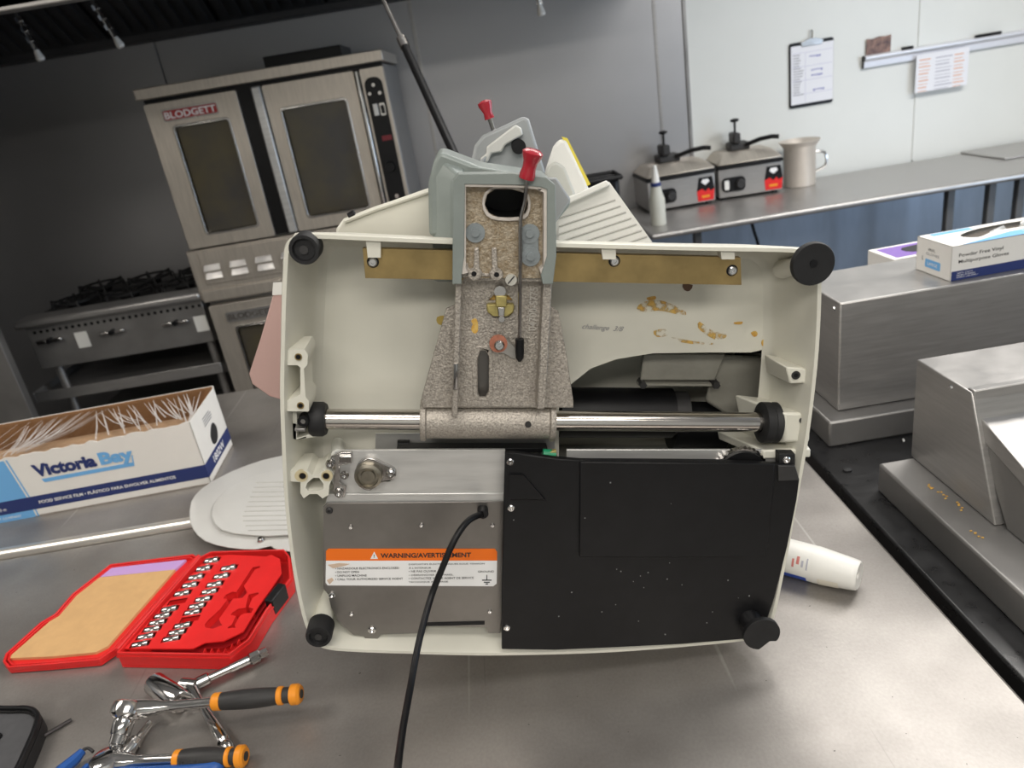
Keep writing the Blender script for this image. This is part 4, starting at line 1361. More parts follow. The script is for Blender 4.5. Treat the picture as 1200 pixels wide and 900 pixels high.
# square bolt in its seat
scyl(586, 342, .002, .012, .0062, 'threaded_stud', M_CHROMED, seg=16)
splate([(572, 352), (578, 346), (596, 346), (601, 352), (601, 366), (596, 372), (578, 372), (572, 366)], .016, .02, 'bolt_seat', M_STAIN, label='orange stained seat of the square bolt')
splate([(581, 347), (594, 347), (594, 360), (581, 360)], .0, .016, 'square_bolt', mat('yellow_zinc_bolt', (.50, .42, .16), .4, .5, var=.3, scale=90), bevel=.001)
splate([(570, 357), (603, 357), (602, 366), (596, 371), (577, 371), (571, 366)], .005, .014, 'clamp_nut', mat('yellow_zinc_bolt', (.50, .42, .16)), bevel=.0015)
splate([(583, 360), (592, 360), (591, 371), (584, 371)], .002, .012, 'bolt_tip', M_CHROMED, bevel=.001)
scyl(588, 374, .004, .014, .0034, 'bolt_end', M_CHROMED, seg=10)
# release lever with its pull rod and red knob
lv = splate([(576, 402), (580, 394), (590, 394), (596, 400), (606, 409), (611, 421), (600, 420), (590, 414), (580, 413)], .004, .0065, 'release_lever', mat('zinc_lever', (.46, .44, .41), .42, .8, var=.2, scale=50), bevel=.0006)
scyl(584, 403, .002, .005, .0098, 'washer', M_WASHER, lv)
screw(585, 404, .002, .0055, m=M_CHROME, parent=lv, h=.004)
pr = [S(609, 404, -.002), S(609.5, 330, -.012), S(609.5, 300, -.015), S(610, 258, -.016), S(615, 235, -.018), S(617, 215, -.021), S(618, 200, -.022)]
pu = sb(MB().tube(catmull(pr, 5, False), .0021, 8), 'pull_rod', M_CHROMED)
sb(MB().tube([S(609, 397, -.003), S(609, 412, -.003), S(609, 419, -.003), S(609, 423, -.002)], [.0048, .0048, .0045, .002], 10), 'rod_sleeve', M_BLACK, pu, label='black rubber sleeve on the lower end')
kb, kt = S(617, 209, -.021), S(624, 181, -.024)
sb(MB().lathe([(0, 0), (.0075, 0), (.0078, .004), (.0066, .01), (.0072, .016), (.0098, .022), (.0102, .025), (.007, .0275), (0, .028)], axis_frame(kb, kt - kb), 20), 'red_knob', M_RED, pu, label='glossy red pull knob')
# cast part number reading upwards
tm = Matrix(((0, -1, 0, S(629.5, 391, 0).x), (0, 0, -1, 0.0115), (1, 0, 0, S(629.5, 391, 0).z), (0, 0, 0, 1)))
text('04700-5775', tm, .048, .0088, 'cast_number', mat('raised_cast_number', (.58, .55, .50), .45, .6), slicer, local=True, bold=.012, depth=.0012)
ri = S(617, 357, .0115)
sb(MB().lathe([(.0036, 0), (.0048, 0), (.0048, .001), (.0036, .001), (.0036, 0)], Matrix(((1, 0, 0, ri.x), (0, 0, -1, ri.y), (0, 1, 0, ri.z), (0, 0, 0, 1))), 20), 'cast_mark', M_CAST)
for pts in ([(552, 376), (557, 373), (560, 378), (560, 388), (556, 391), (552, 386), (554, 380)], ):
    splate(catmull(pts, 2), .0112, .0116, 'sauce_stain', M_STAIN)
# stains on the pan floor
for pts, mm in (([(746, 362), (754, 354), (772, 352), (786, 356), (804, 366), (800, 370), (784, 366), (770, 364), (756, 366)], M_SMEAR),
                ([(820, 377), (834, 387), (850, 391), (850, 396), (838, 398), (826, 391), (818, 384)], M_SMEAR),
                ([(893, 399), (900, 396), (903, 402), (899, 407), (893, 405)], M_STAIN),
                ([(880, 390), (886, 388), (888, 392), (884, 395)], M_STAIN),
                ([(766, 388), (780, 386), (782, 393), (770, 395)], M_SMEAR),
                ([(758, 349), (768, 347), (768, 351), (760, 352)], M_STAIN),
                ([(860, 378), (870, 377), (869, 380), (862, 380)], M_STAIN),
                ([(800, 333), (812, 334), (808, 341), (802, 340)], mat('dark_brown_stain', (.12, .06, .03), .5)),
                ([(512, 372), (520, 370), (523, 376), (517, 381), (512, 378)], M_YCRUMB),
                ([(786, 395), (812, 400), (836, 402), (834, 404), (810, 403), (790, 399)], M_SMEAR)):
    splate(catmull(pts, 2), D_FL - .0007, D_FL + .0003, 'sauce_stain', mm, parent=pan, smooth=0)
tw = S(682, 384, D_FL - .0006)
TF = Matrix(((1, 0, 0, tw.x), (0, 0, -1, tw.y), (0, 1, 0, tw.z), (0, 0, 0, 1)))
text('challenge  3/8', TF @ Matrix.Translation((0, -.003, 0)) @ Matrix.Rotation(-.06, 4, 'Z'), .05, .008, 'pencil_scribble', M_GINK, pan, local=True, shear=.4)
# carriage arm behind the frame
m = MB()
AB = [(503, 276), (502, 215), (508, 190), (514, 178), (524, 180), (566, 196), (640, 207), (668, 230), (668, 240), (650, 262), (650, 276)]
ab = S2(AB, .05)
m.plate(ab, .045, .11, M=SP)
sb(m, 'arm_body', M_GREEN, bevel=.004, label='grey green body of the carriage arm')
m = MB()
m.hexa([S(x, y, .03) for x, y in ((530, 330), (530, 214), (537, 204), (545, 210), (545, 330))], [S(x, y, .05) for x, y in ((506, 330), (505, 205), (516, 185), (545, 195), (545, 330))])
sb(m, 'arm_flank', M_GREEN, bevel=.003)
m = MB()
m.plate(S2([(550, 202), (600, 206), (640, 212), (645, 340), (550, 340)], .11), .11, .26, M=SP)
sb(m, 'arm_support', M_GREEN, bevel=.003)
# product tray, handle and guard seen above the pan
m = MB()
TRQ = [(655, 345), (655, 234), (714, 213), (776, 300), (800, 345)]
m.hexa([S(x, y, .22) for x, y in TRQ], [S(x, y, .228) for x, y in TRQ])
tray = sb(m, 'ribbed_tray', M_WHITE, label='white ribbed product tray')
m = MB()
m.hexa([S(x, y, .205) for x, y in ((648, 239), (711, 211), (715, 217), (652, 246))], [S(x, y, .23) for x, y in ((648, 239), (711, 211), (715, 217), (652, 246))])
sb(m, 'tray_lip', M_WHITE, tray, bevel=.002)
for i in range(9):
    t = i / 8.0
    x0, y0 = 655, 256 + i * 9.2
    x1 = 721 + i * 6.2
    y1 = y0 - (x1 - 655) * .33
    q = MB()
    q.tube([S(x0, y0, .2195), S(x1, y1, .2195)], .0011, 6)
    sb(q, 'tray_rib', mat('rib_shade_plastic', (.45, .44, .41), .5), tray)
m = MB()
pl_ = [(394, 340), (394, 268), (402, 257), (440, 242), (500, 221), (545, 205), (545, 340)]
m.hexa([S(x, y, .13) for x, y in pl_], [S(x, y, .15) for x, y in pl_])
gp = sb(m, 'gauge_table', M_CREAM, bevel=.003, label='cream slanting gauge table edge')
m = MB()
m.tube([S(404, 259, .128), S(440, 245, .128), S(500, 225, .128), S(540, 211, .128)], .003, 8)
sb(m, 'table_bead', M_CREAM, gp)
sb(MB().cyl(S(409, 254, .13), S(416, 250, .13), .0045, seg=12), 'hinge_screw', M_BLACK, gp)
m = MB()
pp = [(324, 332), (380, 332), (380, 480), (336, 470), (316, 464), (296, 450), (292, 438), (306, 395)]
m.hexa([S(x, y, .16) for x, y in pp], [S(x, y, .165) for x, y in pp])
gpl = sb(m, 'deflector_plate', M_PINK, bevel=.001, label='pale pink tinged plate jutting out at the left')
m = MB()
m.hexa([S(x, y, .158) for x, y in ((320, 331), (340, 330), (340, 345), (319, 346))], [S(x, y, .167) for x, y in ((320, 331), (340, 330), (340, 345), (319, 346))])
sb(m, 'plate_clip', M_WHITE, gpl)
m = MB()
yq = [(632, 240), (640, 196), (648, 172), (655, 163), (664, 163), (688, 214), (692, 232), (704, 330), (650, 330)]
m.hexa([S(x, y, .26) for x, y in yq], [S(x, y, .30) for x, y in yq])
gd = sb(m, 'blade_guard', M_WHITE, bevel=.006, label='white guard with yellow edge')
m = MB()
m.hexa([S(x, y, .262) for x, y in ((658, 160), (665, 162), (692, 216), (688, 218))], [S(x, y, .312) for x, y in ((658, 160), (665, 162), (692, 216), (688, 218))])
sb(m, 'yellow_strip', M_YELLOW, gd)
m = MB()
yq = [(634, 215), (644, 192), (652, 189), (662, 196), (676, 232), (645, 245)]
m.hexa([S(x, y, .255) for x, y in yq], [S(x, y, .262) for x, y in yq])
sb(m, 'guard_inset', M_CREAMG, gd, bevel=.004)
m = MB()
kq = [(546, 196), (552, 190), (556, 170), (566, 158), (584, 150), (614, 136), (620, 140), (640, 205), (590, 206)]
m.hexa([S(x, y, .18) for x, y in kq], [S(x, y, .22) for x, y in kq])
sp_ = sb(m, 'sharpener_body', mat('grey_painted_cast', (.31, .325, .33), .45, .1), bevel=.004, label='grey sharpener body above the arm')
m = MB()
kq = [(570, 172), (604, 146), (611, 150), (613, 158), (592, 170), (588, 178), (576, 180), (572, 190), (566, 192), (562, 186), (570, 180)]
m.hexa([S(x, y, .17) for x, y in kq], [S(x, y, .185) for x, y in kq])
sb(m, 'sharpener_bracket', mat('pale_grey_cast', (.58, .58, .55), .45, .1), sp_, bevel=.002)
scyl(608, 172, .168, .182, .0085, 'sharpener_screw', M_BLACK, sp_)
m = MB()
kq = [(548, 197), (556, 193), (570, 182), (566, 200), (560, 206), (552, 204)]
m.hexa([S(x, y, .165) for x, y in kq], [S(x, y, .18) for x, y in kq])
sb(m, 'sharpener_latch', mat('grey_painted_cast', (.31, .325, .33)), sp_, bevel=.002)
ka, kb2 = S(579, 155, .19), S(569, 124, .19)
sb(MB().cyl(ka, ka.lerp(kb2, .6), .0026, seg=8), 'sharpener_rod', M_CHROME, sp_)
d_ = kb2 - ka
sb(MB().lathe([(0, 0), (.0062, 0), (.0052, .007), (.0085, .016), (.0085, .0195), (.004, .0215), (0, .022)], axis_frame(ka.lerp(kb2, .52), d_), 16), 'red_knob', M_RED, sp_, label='small red knob at the back')
m = MB()
kq = [(640, 208), (652, 208), (669, 234), (650, 262), (640, 262)]
m.hexa([S(x, y, .03) for x, y in kq], [S(x, y, .05) for x, y in kq])
sb(m, 'arm_wing', mat('grey_painted_cast', (.31, .325, .33)), bevel=.002)

# --- electrics: aluminium chassis, dull cover plate, warning label
al = splate([(400, 528), (592, 527), (592, 577), (392, 578), (388, 560), (391, 530)], .022, .026, 'chassis_plate', M_ALU, bevel=.0008)
splate([(384, 579), (592, 578), (592, 596), (380, 596)], .02, .03, 'chassis_ledge', M_ALU, bevel=.0008)
br = splate([(385, 545), (388, 535), (400, 530), (412, 530), (412, 543), (398, 546), (398, 565), (406, 570), (404, 582), (396, 584), (390, 576), (391, 558)], .017, .021, 'pivot_bracket', M_CHROMED, bevel=.0008)
splate([(397, 535), (412, 535), (412, 543), (397, 543)], .014, .018, 'bracket_tongue', M_CHROME, parent=br, bevel=.0008)
for px, py in ((387, 543), (397, 577), (404, 556)):
    screw(px, py, .016, .0052, m=M_CHROME, parent=br, h=.005)
fl_ = splate(catmull([(416, 556), (420, 543), (433, 537), (448, 543), (462, 550), (464, 558), (458, 564), (447, 566), (434, 575), (420, 570)], 3), .016, .022, 'flange_bearing', M_CHROMED, bevel=.0012)
p = S(432, 556, .016)
Ab = Matrix(((1, 0, 0, p.x), (0, 0, -1, p.y), (0, 1, 0, p.z), (0, 0, 0, 1)))
sb(MB().lathe([(.0165, 0), (.0158, .006), (.0125, .0075), (.0122, .004), (.0085, .004), (.008, .0065), (.0045, .0068), (0, .006)], Ab, 28), 'bearing_race', mat('oiled_bearing_steel', (.36, .33, .27), .3, .9, var=.25, scale=60), fl_)
screw(458, 555, .016, .0055, m=M_CHROME, parent=fl_, h=.004)
p = S(388, 525, .05)
sb(MB().cyl(S(396, 520, .07), S(396, 534, .022), .008, seg=14), 'spacer_post', M_CREAMG, pan)
# toothed belt and its green earth wire
bt = MB()
ba, bb = S(466, 520, .05), S(640, 521, .05)
bt.box(ba.x, bb.x, .035, .05, ba.z - .0042, ba.z + .002)
belt = sb(bt, 'drive_belt', M_BLACK, bevel=.001)
for i in range(19):
    x = ba.x + .002 + i * .0072
    sb(MB().box(x, x + .0036, .034, .05, ba.z - .0072, ba.z - .0042), 'belt_tooth', M_BLACK, belt)
sb(MB().cyl(S(466, 521, .05), S(480, 521, .05), .006, seg=10), 'belt_end', M_BLACK, belt)
splate([(440, 508), (650, 508), (650, 535), (440, 535)], .06, .062, 'belt_backplate', M_ALU)
sb(MB().cyl(S(636, 532, .012), S(651, 533, .012), .0062, seg=12), 'earth_wire', M_GREENW, label='green earth wire by the black cover')
splate([(644, 530), (652, 528), (653, 537), (646, 538)], .008, .014, 'wire_terminal', mat('yellow_zinc_bolt', (.50, .42, .16)), bevel=.0008)
CP = [(379, 594), (383, 590), (591, 588), (592, 700), (586, 742), (572, 742), (570, 735), (495, 734), (495, 742), (446, 744), (440, 752), (432, 753), (426, 746), (414, 744), (396, 728), (388, 712), (384, 696), (379, 690)]
cp_ = splate(CP, .0165, .0185, 'cover_plate', M_PLATE, bevel=.0005, label='dull steel cover plate with the warning label')
splate([(494, 730), (568, 728), (568, 732), (494, 734)], .0158, .017, 'plate_slot', M_BLACK, parent=cp_)
for px, py, r_ in ((386, 598, .0042), (411, 617, .003), (494, 615, .0032), (577, 615, .0028), (389, 697, .0045), (412, 719, .003), (436, 738, .0052), (574, 716, .0028)):
    screw(px, py, .0165, r_, m=M_GRIP if px == 386 else M_CHROME, parent=cp_, h=.003)
LW = [(382, 657), (382, 646), (385, 643.5), (580, 643.5), (582.5, 647), (582.5, 657)]
lb = splate([(382, 656), (582.5, 656), (582, 684), (578, 687), (384, 686), (381.5, 683)], .0158, .0166, 'warning_label', M_WINK, parent=cp_, label='white warning label')
splate(LW, .0156, .0166, 'label_band', M_ORPR, parent=cp_, label='orange band of the warning label')
LO = S(382, 657, .0155)


def lab(s, px, py, wpx, hpx, mm, bold=.01, name='label_lettering'):
    o_ = S(px, py, .0154)
    text(s, Matrix(((1, 0, 0, o_.x), (0, 0, -1, o_.y), (0, 1, 0, o_.z), (0, 0, 0, 1))), wpx * .00106, hpx * .00106, name, mm, cp_, local=True, bold=bold, depth=.0001)


splate([(434, 655), (438.5, 646.5), (443, 655)], .0153, .0157, 'hazard_triangle', M_WINK, parent=cp_)
lab('!', 438, 654, 1.2, 5, M_INK)
lab('WARNING/AVERTISSEMENT', 446, 654, 104, 6.6, M_INK, .03)
for i, s in enumerate(('HAZARDOUS ELECTRONICS ENCLOSED', 'DO NOT OPEN', 'UNPLUG MACHINE', 'CALL YOUR AUTHORIZED SERVICE AGENT')):
    lab('\u2022 ' + s, 393, 667.5 + i * 4.2, (73, 27, 36, 78)[i], 2.9, M_INK)
for i, s in enumerate(('DISPOSITIFS \u00c9LECTRONIQUES SOUS TENSION', '\u00c0 L\'INT\u00c9RIEUR', '\u2022 NE PAS OUVRIR', '\u2022 D\u00c9BRANCHER L\'APPAREIL', '\u2022 CONTACTEZ VOTRE AGENT DE SERVICE', 'TECHNIQUE AUTORIS\u00c9')):
    lab(s, 479, 662.5 + i * 4.15, (88, 26, 32, 52, 76, 46)[i], 2.9, M_INK)
lab('GROUND', 560, 671, 19, 2.8, M_INK)
for (x0, x1, y) in ((565, 576, 680), (567, 574, 682.5), (569, 572, 684.5)):
    splate([(x0, y - .5), (x1, y - .5), (x1, y + .5), (x0, y + .5)], .0153, .0158, 'earth_symbol', M_INK, parent=cp_)
splate([(570, 674), (571, 674), (571, 680), (570, 680)], .0153, .0158, 'earth_symbol', M_INK, parent=cp_)
splate([(384, 662), (398, 660), (410, 661), (404, 663), (390, 666)], .0152, .0156, 'label_stain', mat('pale_rust_smear', (.62, .47, .36), .6), parent=cp_)
splate([(383, 680), (389, 677), (391, 680), (386, 685)], .0152, .0156, 'label_stain', mat('pale_rust_smear', (.62, .47, .36)), parent=cp_)
scyl(592, 667, .0155, .018, .0052, 'plate_tab', M_PLATE, cp_)
# --- black plastic cover
BC = [(592, 531), (604, 531), (640, 536), (655, 538), (682, 540), (835, 541), (930, 545), (937, 562), (934, 585), (923, 640), (908, 700), (898, 730), (886, 748), (800, 755), (720, 759), (650, 762), (588, 761), (588, 680), (590, 600)]
bc = splate(BC, -.0035, .004, 'black_cover', M_BLACK, bevel=.0012, label='large black plastic cover over the right half')
splate([(680, 541.5), (908, 544), (907, 570), (899, 652), (790, 653.5), (679, 653)], -.0075, -.003, 'raised_panel', M_BLACK, parent=bc, bevel=.0018)
m = MB()
m.hexa([S(x, y, -.0035) for x, y in ((597, 556), (614, 556), (640, 586), (597, 586))], [S(x, y, -.006) for x, y in ((597, 556.5), (613, 556.5), (638, 585), (597, 585))])
sb(m, 'corner_facet', M_BLACK, bc)
splate([(913, 532), (932, 532), (932, 546), (913, 546)], .0, .012, 'cover_bracket', M_BLACKM, parent=bc, bevel=.0008)
splate([(912, 546), (932, 546), (937, 563), (912, 564)], -.0065, -.003, 'cover_lug', M_GRIP, parent=bc, bevel=.001)
for px, py in ((598, 541), (599, 595), (594, 735)):
    screw(px, py, -.0035, .0044, m=M_CHROME, parent=bc)
screw(921, 538.5, 0, .0048, m=M_CHROME, parent=bc)
rr = random.Random(12)
m = MB()
for i in range(24):
    q = S(rr.uniform(600, 900), rr.uniform(560, 745), -.0078)
    if rr.random() < .5:
        q = S(rr.uniform(600, 890), rr.uniform(655, 745), -.0038)
    r_ = rr.uniform(.0003, .0008)
    m.box(q.x - r_, q.x + r_, q.y - .0002, q.y + .0008, q.z - r_, q.z + r_)
o = sb(m, 'dust_specks', mat('grey_dust', (.22, .22, .22), .8), bc, smooth=0)
o['kind'] = 'stuff'
# --- power cord
cpts = [S(566, 604, .012), S(560, 604, -.002), S(547, 612, -.02), S(533, 632, -.035), S(519, 664, -.045), S(505, 700, -.055)]
wpt = [SM @ q for q in cpts]
for px, py, Y_ in ((491, 752, .655), (481, 805, .61), (472, 855, .555), (466, 900, .50), (462, 945, .45)):
    wpt.append(aty(px, py, Y_))
wpt += [Vector((-.15, .33, .99)), Vector((-.16, .21, .93)), Vector((-.17, .16, .85)), Vector((-.17, .15, .6))]
m = MB()
m.tube(catmull(wpt, 5, False), .0039, 10)
build(m, 'power_cord', M_BLACK, slicer)
scyl(566, 603, .005, .018, .0065, 'cord_grommet', M_BLACK, bevel=.001)

# ================================================================== RIBBED PLATE lying on the tables behind the slicer
rp0 = T(225, 612)
OUT = [(222, 607), (224, 588), (236, 573), (258, 559), (290, 545), (330, 534), (400, 525), (470, 545), (470, 620), (400, 645), (330, 646), (318, 640), (300, 644), (268, 642), (240, 634), (226, 620)]
cov = empty('ribbed_plate', None, 'pale grey oval ribbed cover plate lying behind the slicer at left', 'plate', M=Matrix.Translation(T(300, 600)))
m = MB()
lo = [T(x, y, .017) for x, y in catmull(OUT, 2)]
hi = [T(x, y, .024) for x, y in catmull(OUT, 2)]
m.hexa(lo, hi)
build(m, 'plate_body', M_PLGREY, cov, bevel=.002)
IN = [(246, 606), (250, 590), (264, 575), (292, 560), (335, 549), (400, 545), (440, 570), (430, 610), (340, 628), (290, 628), (258, 622)]
m = MB()
m.hexa([T(x, y, .024) for x, y in catmull(IN, 2)], [T(x * .97 + 10, y * .97 + 17.5, .031) for x, y in catmull(IN, 2)])
build(m, 'raised_dome', M_PLGREY, cov, bevel=.0015)
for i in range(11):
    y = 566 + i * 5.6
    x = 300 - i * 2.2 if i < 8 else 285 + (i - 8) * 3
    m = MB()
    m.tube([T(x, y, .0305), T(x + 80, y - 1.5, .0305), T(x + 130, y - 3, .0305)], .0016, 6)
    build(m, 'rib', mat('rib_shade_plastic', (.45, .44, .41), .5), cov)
sc0 = T(306, 634, .024)
build(MB().lathe([(.007, 0), (.007, .003), (.0045, .007), (0, .007)], Matrix.Translation(sc0), 14), 'screw', M_CHROMED, cov)
for x, y in ((262, 600), (300, 630), (380, 560), (420, 610)):
    q = T(x, y)
    build(MB().cyl((q.x, q.y, TABLE), (q.x, q.y, TABLE + .018), .006, seg=10), 'stand_off', M_WHITE, cov)

# ================================================================== SOCKET SET
cs_ = T(235, 715)
case = empty('socket_case', (cs_.x, cs_.y, TABLE), 'open red plastic socket set case lying on the worktable', 'case')
HB = .03
OUTB = [(136, 765), (232, 766.5), (268, 767), (292, 749), (313, 714), (341, 677), (339, 651), (333, 643.5), (273, 645), (247, 646), (233, 653)]
ob = ccw([(T(x, y, HB).x, T(x, y, HB).y) for x, y in OUTB])
ib = inset(ob, .003)
build(MB().plate(ob, TABLE + .001, TABLE + .004), 'case_floor', M_REDCASE, case)
build(MB().plate(ob, TABLE + .004, TABLE + HB, [ib]), 'case_wall', M_REDCASE, case, bevel=.0008)
build(MB().plate(inset(ob, -.0012), TABLE + HB - .009, TABLE + HB - .006, [inset(ob, .001)]), 'case_band', M_REDCASE, case)
# insert with recesses
HI = HB - .004
INS = [(146, 760), (226, 760), (240, 753), (262, 751), (285, 740), (302, 712), (330, 672), (328, 655), (318, 650), (312, 652), (270, 650), (244, 652)]
ins = ccw([(T(x, y, HI).x, T(x, y, HI).y) for x, y in INS])
SOC = []
K = 5.4545
for name_, lst in (('left', [(645, 145), (595, 197), (545, 252), (507, 303), (458, 355), (375, 455), (332, 497), (300, 540), (265, 583), (225, 630), (188, 680)]),
                   ('right', [(755, 193), (708, 245), (665, 297), (632, 343), (592, 392), (553, 435), (523, 475), (460, 560), (425, 603), (388, 645)])):
    for i, (x, y) in enumerate(lst):
        SOC.append((name_, i, 130 + x / K, 630 + y / K, len(lst)))
slots = []
for (x, y, w_) in [(s[2], s[3], 10.4) for s in SOC] + [(130 + 425 / K, 630 + 410 / K, 10.2), (130 + 505 / K, 630 + 520 / K, 10.2)]:
    c0 = T(x, y, HI)
    slots.append([(c0.x - .0155, c0.y - .0064), (c0.x + .0155, c0.y - .0064), (c0.x + .0155, c0.y + .0064), (c0.x - .0155, c0.y + .0064)])
def case_loop(pts, h=HI):
    return [(T(130 + x / K, 630 + y / K, h).x, T(130 + x / K, 630 + y / K, h).y) for x, y in pts]
rat = case_loop([(905, 190), (950, 182), (955, 192), (920, 205), (850, 310), (870, 350), (840, 385), (780, 390), (755, 430), (690, 520), (700, 545), (710, 560), (650, 582), (605, 575), (600, 555), (620, 530), (700, 455), (745, 395), (718, 390), (735, 365), (780, 345), (800, 350)])
tee = case_loop([(880, 365), (940, 350), (945, 360), (905, 385), (880, 445), (910, 455), (900, 480), (850, 485), (825, 500), (790, 560), (800, 575), (745, 580), (750, 570), (770, 560), (800, 500), (765, 495), (775, 480), (815, 455), (860, 450)])
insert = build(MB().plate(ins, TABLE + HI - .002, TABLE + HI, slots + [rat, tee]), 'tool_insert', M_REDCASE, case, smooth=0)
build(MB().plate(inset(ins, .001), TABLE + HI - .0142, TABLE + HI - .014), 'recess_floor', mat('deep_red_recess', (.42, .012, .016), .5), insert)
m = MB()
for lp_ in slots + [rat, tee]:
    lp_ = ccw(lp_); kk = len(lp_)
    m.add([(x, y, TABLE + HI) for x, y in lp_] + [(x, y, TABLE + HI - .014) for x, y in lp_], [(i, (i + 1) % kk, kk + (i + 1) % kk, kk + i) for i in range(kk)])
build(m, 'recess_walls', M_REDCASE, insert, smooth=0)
# latch
la = [T(x, y, .036) for x, y in ((318, 695), (333, 690), (330, 712), (314, 722))]
lbm = MB()
l1_, l2_ = T(311, 704, .033), T(327, 684, .033)
ld = (l2_ - l1_); ld.z = 0; ld.normalize()
ln = Vector((ld.y, -ld.x, 0))
c0 = (l1_ + l2_) / 2
lbm.hexa([c0 - ld * .024 + ln * .0 + Vector((0, 0, .004)), c0 + ld * .02 + Vector((0, 0, .004)), c0 + ld * .02 + ln * .014 + Vector((0, 0, .001)), c0 - ld * .024 + ln * .014 + Vector((0, 0, .001))],
         [c0 - ld * .024 + ln * .0 - Vector((0, 0, .028)), c0 + ld * .02 - Vector((0, 0, .028)), c0 + ld * .02 + ln * .012 - Vector((0, 0, .028)), c0 - ld * .024 + ln * .012 - Vector((0, 0, .028))])
build(lbm, 'latch', M_BLACK, case, bevel=.002, label='black plastic latch')
# lid
LID = [(3, 775), (6, 766), (47, 729), (64, 719), (84, 696), (129, 661), (226, 649), (232, 653), (135, 760), (116, 773), (60, 778), (9, 782)]
HLID = .014
ol = ccw([(T(x, y, HLID).x, T(x, y, HLID).y) for x, y in LID])
lid = build(MB().plate(ol, TABLE + .002, TABLE + .006), 'case_lid', M_REDCASE, case)
build(MB().plate(ol, TABLE + .006, TABLE + HLID, [inset(ol, .0035)]), 'lid_wall', M_REDCASE, lid, bevel=.0008)
build(MB().plate(inset(ol, .006), TABLE + .006, TABLE + HLID - .001, [inset(ol, .0085)]), 'lid_lip', M_REDCASE, lid, bevel=.0006)
FO_ = [(9, 771), (67, 720), (83, 705), (88, 699), (110, 677), (205, 667), (126, 757), (112, 764), (60, 769)]
build(MB().plate([(T(x, y, .011).x, T(x, y, .011).y) for x, y in FO_], TABLE + .006, TABLE + .0105), 'foam_sheet', M_FOAM, lid, label='tan foam sheet in the lid')
FP_ = [(111, 676.5), (126, 665.5), (218, 655.5), (205.5, 667)]
build(MB().plate([(T(x, y, .011).x, T(x, y, .011).y) for x, y in FP_], TABLE + .006, TABLE + .0106), 'foam_strip', M_LILAC, lid, label='lilac foam strip along the back of the lid')
h0, h1 = T(137, 762, .016), T(233, 652, .016)
build(MB().cyl(h0, h1, .004, seg=10), 'hinge', M_REDCASE, case)
# ribs inside the front channel and the lid edge
for i in range(9):
    q0, q1 = T(60 - i * 5.5, 777.5 + i * .4, HLID - .002), T(60 - i * 5.5, 774.5 + i * .4, HLID - .002)
    build(MB().box(q0.x - .0006, q0.x + .0006, q0.y, q0.y + .006, TABLE + .006, TABLE + HLID - .002), 'lid_rib', M_REDCASE, lid)
for x in (238, 246, 254, 262, 270, 278):
    q0 = T(x, 763 - max(0, x - 262) * .7, HB - .004)
    build(MB().box(q0.x - .0006, q0.x + .0006, q0.y - .002, q0.y + .008, TABLE + .004, TABLE + HB - .006), 'case_rib', M_REDCASE, case)
# the sockets: one of each column built, the rest copied and resized
ORD = ['first', 'second', 'third', 'fourth', 'fifth', 'sixth', 'seventh', 'eighth', 'ninth', 'tenth', 'eleventh']
proto = None
for col_n, i, px, py, n in SOC:
    q = T(px, py, HI + .001)
    if proto is None:
        sk = empty('socket', (0, 0, 0), '', 'socket', 'small chrome sockets in the red case')
        XA = Matrix(((0, 0, 1, 0), (1, 0, 0, 0), (0, 1, 0, 0), (0, 0, 0, 1)))
        build(MB().lathe([(.0038, .004), (.0038, -.0), (.0055, 0), (.006, .001), (.006, .013), (.0055, .0145)], XA @ Matrix.Translation((0, 0, -.0125)), 16), 'drive_end', M_CHROME, sk)
        build(MB().lathe([(.0055, .0145), (.0068, .0165), (.0068, .0245), (.0062, .025), (.0044, .025), (.0044, .017), (0, .017)], XA @ Matrix.Translation((0, 0, -.0125)), 16), 'hex_end', M_CHROMED, sk)
        proto = sk
    else:
        sk = copy_tree(proto)
    s_ = 1.05 - .022 * i if col_n == 'left' else 1.0 - .022 * i
    sk.location = (q.x, q.y, TABLE + HI - .0015)
    sk.scale = (.95, s_ * 1.1, s_ * 1.1)
    sk.rotation_euler = (0, 0, .03)
    sk['label'] = 'chrome socket, %s from the far end of the %s row in the red case' % (ORD[i], col_n)

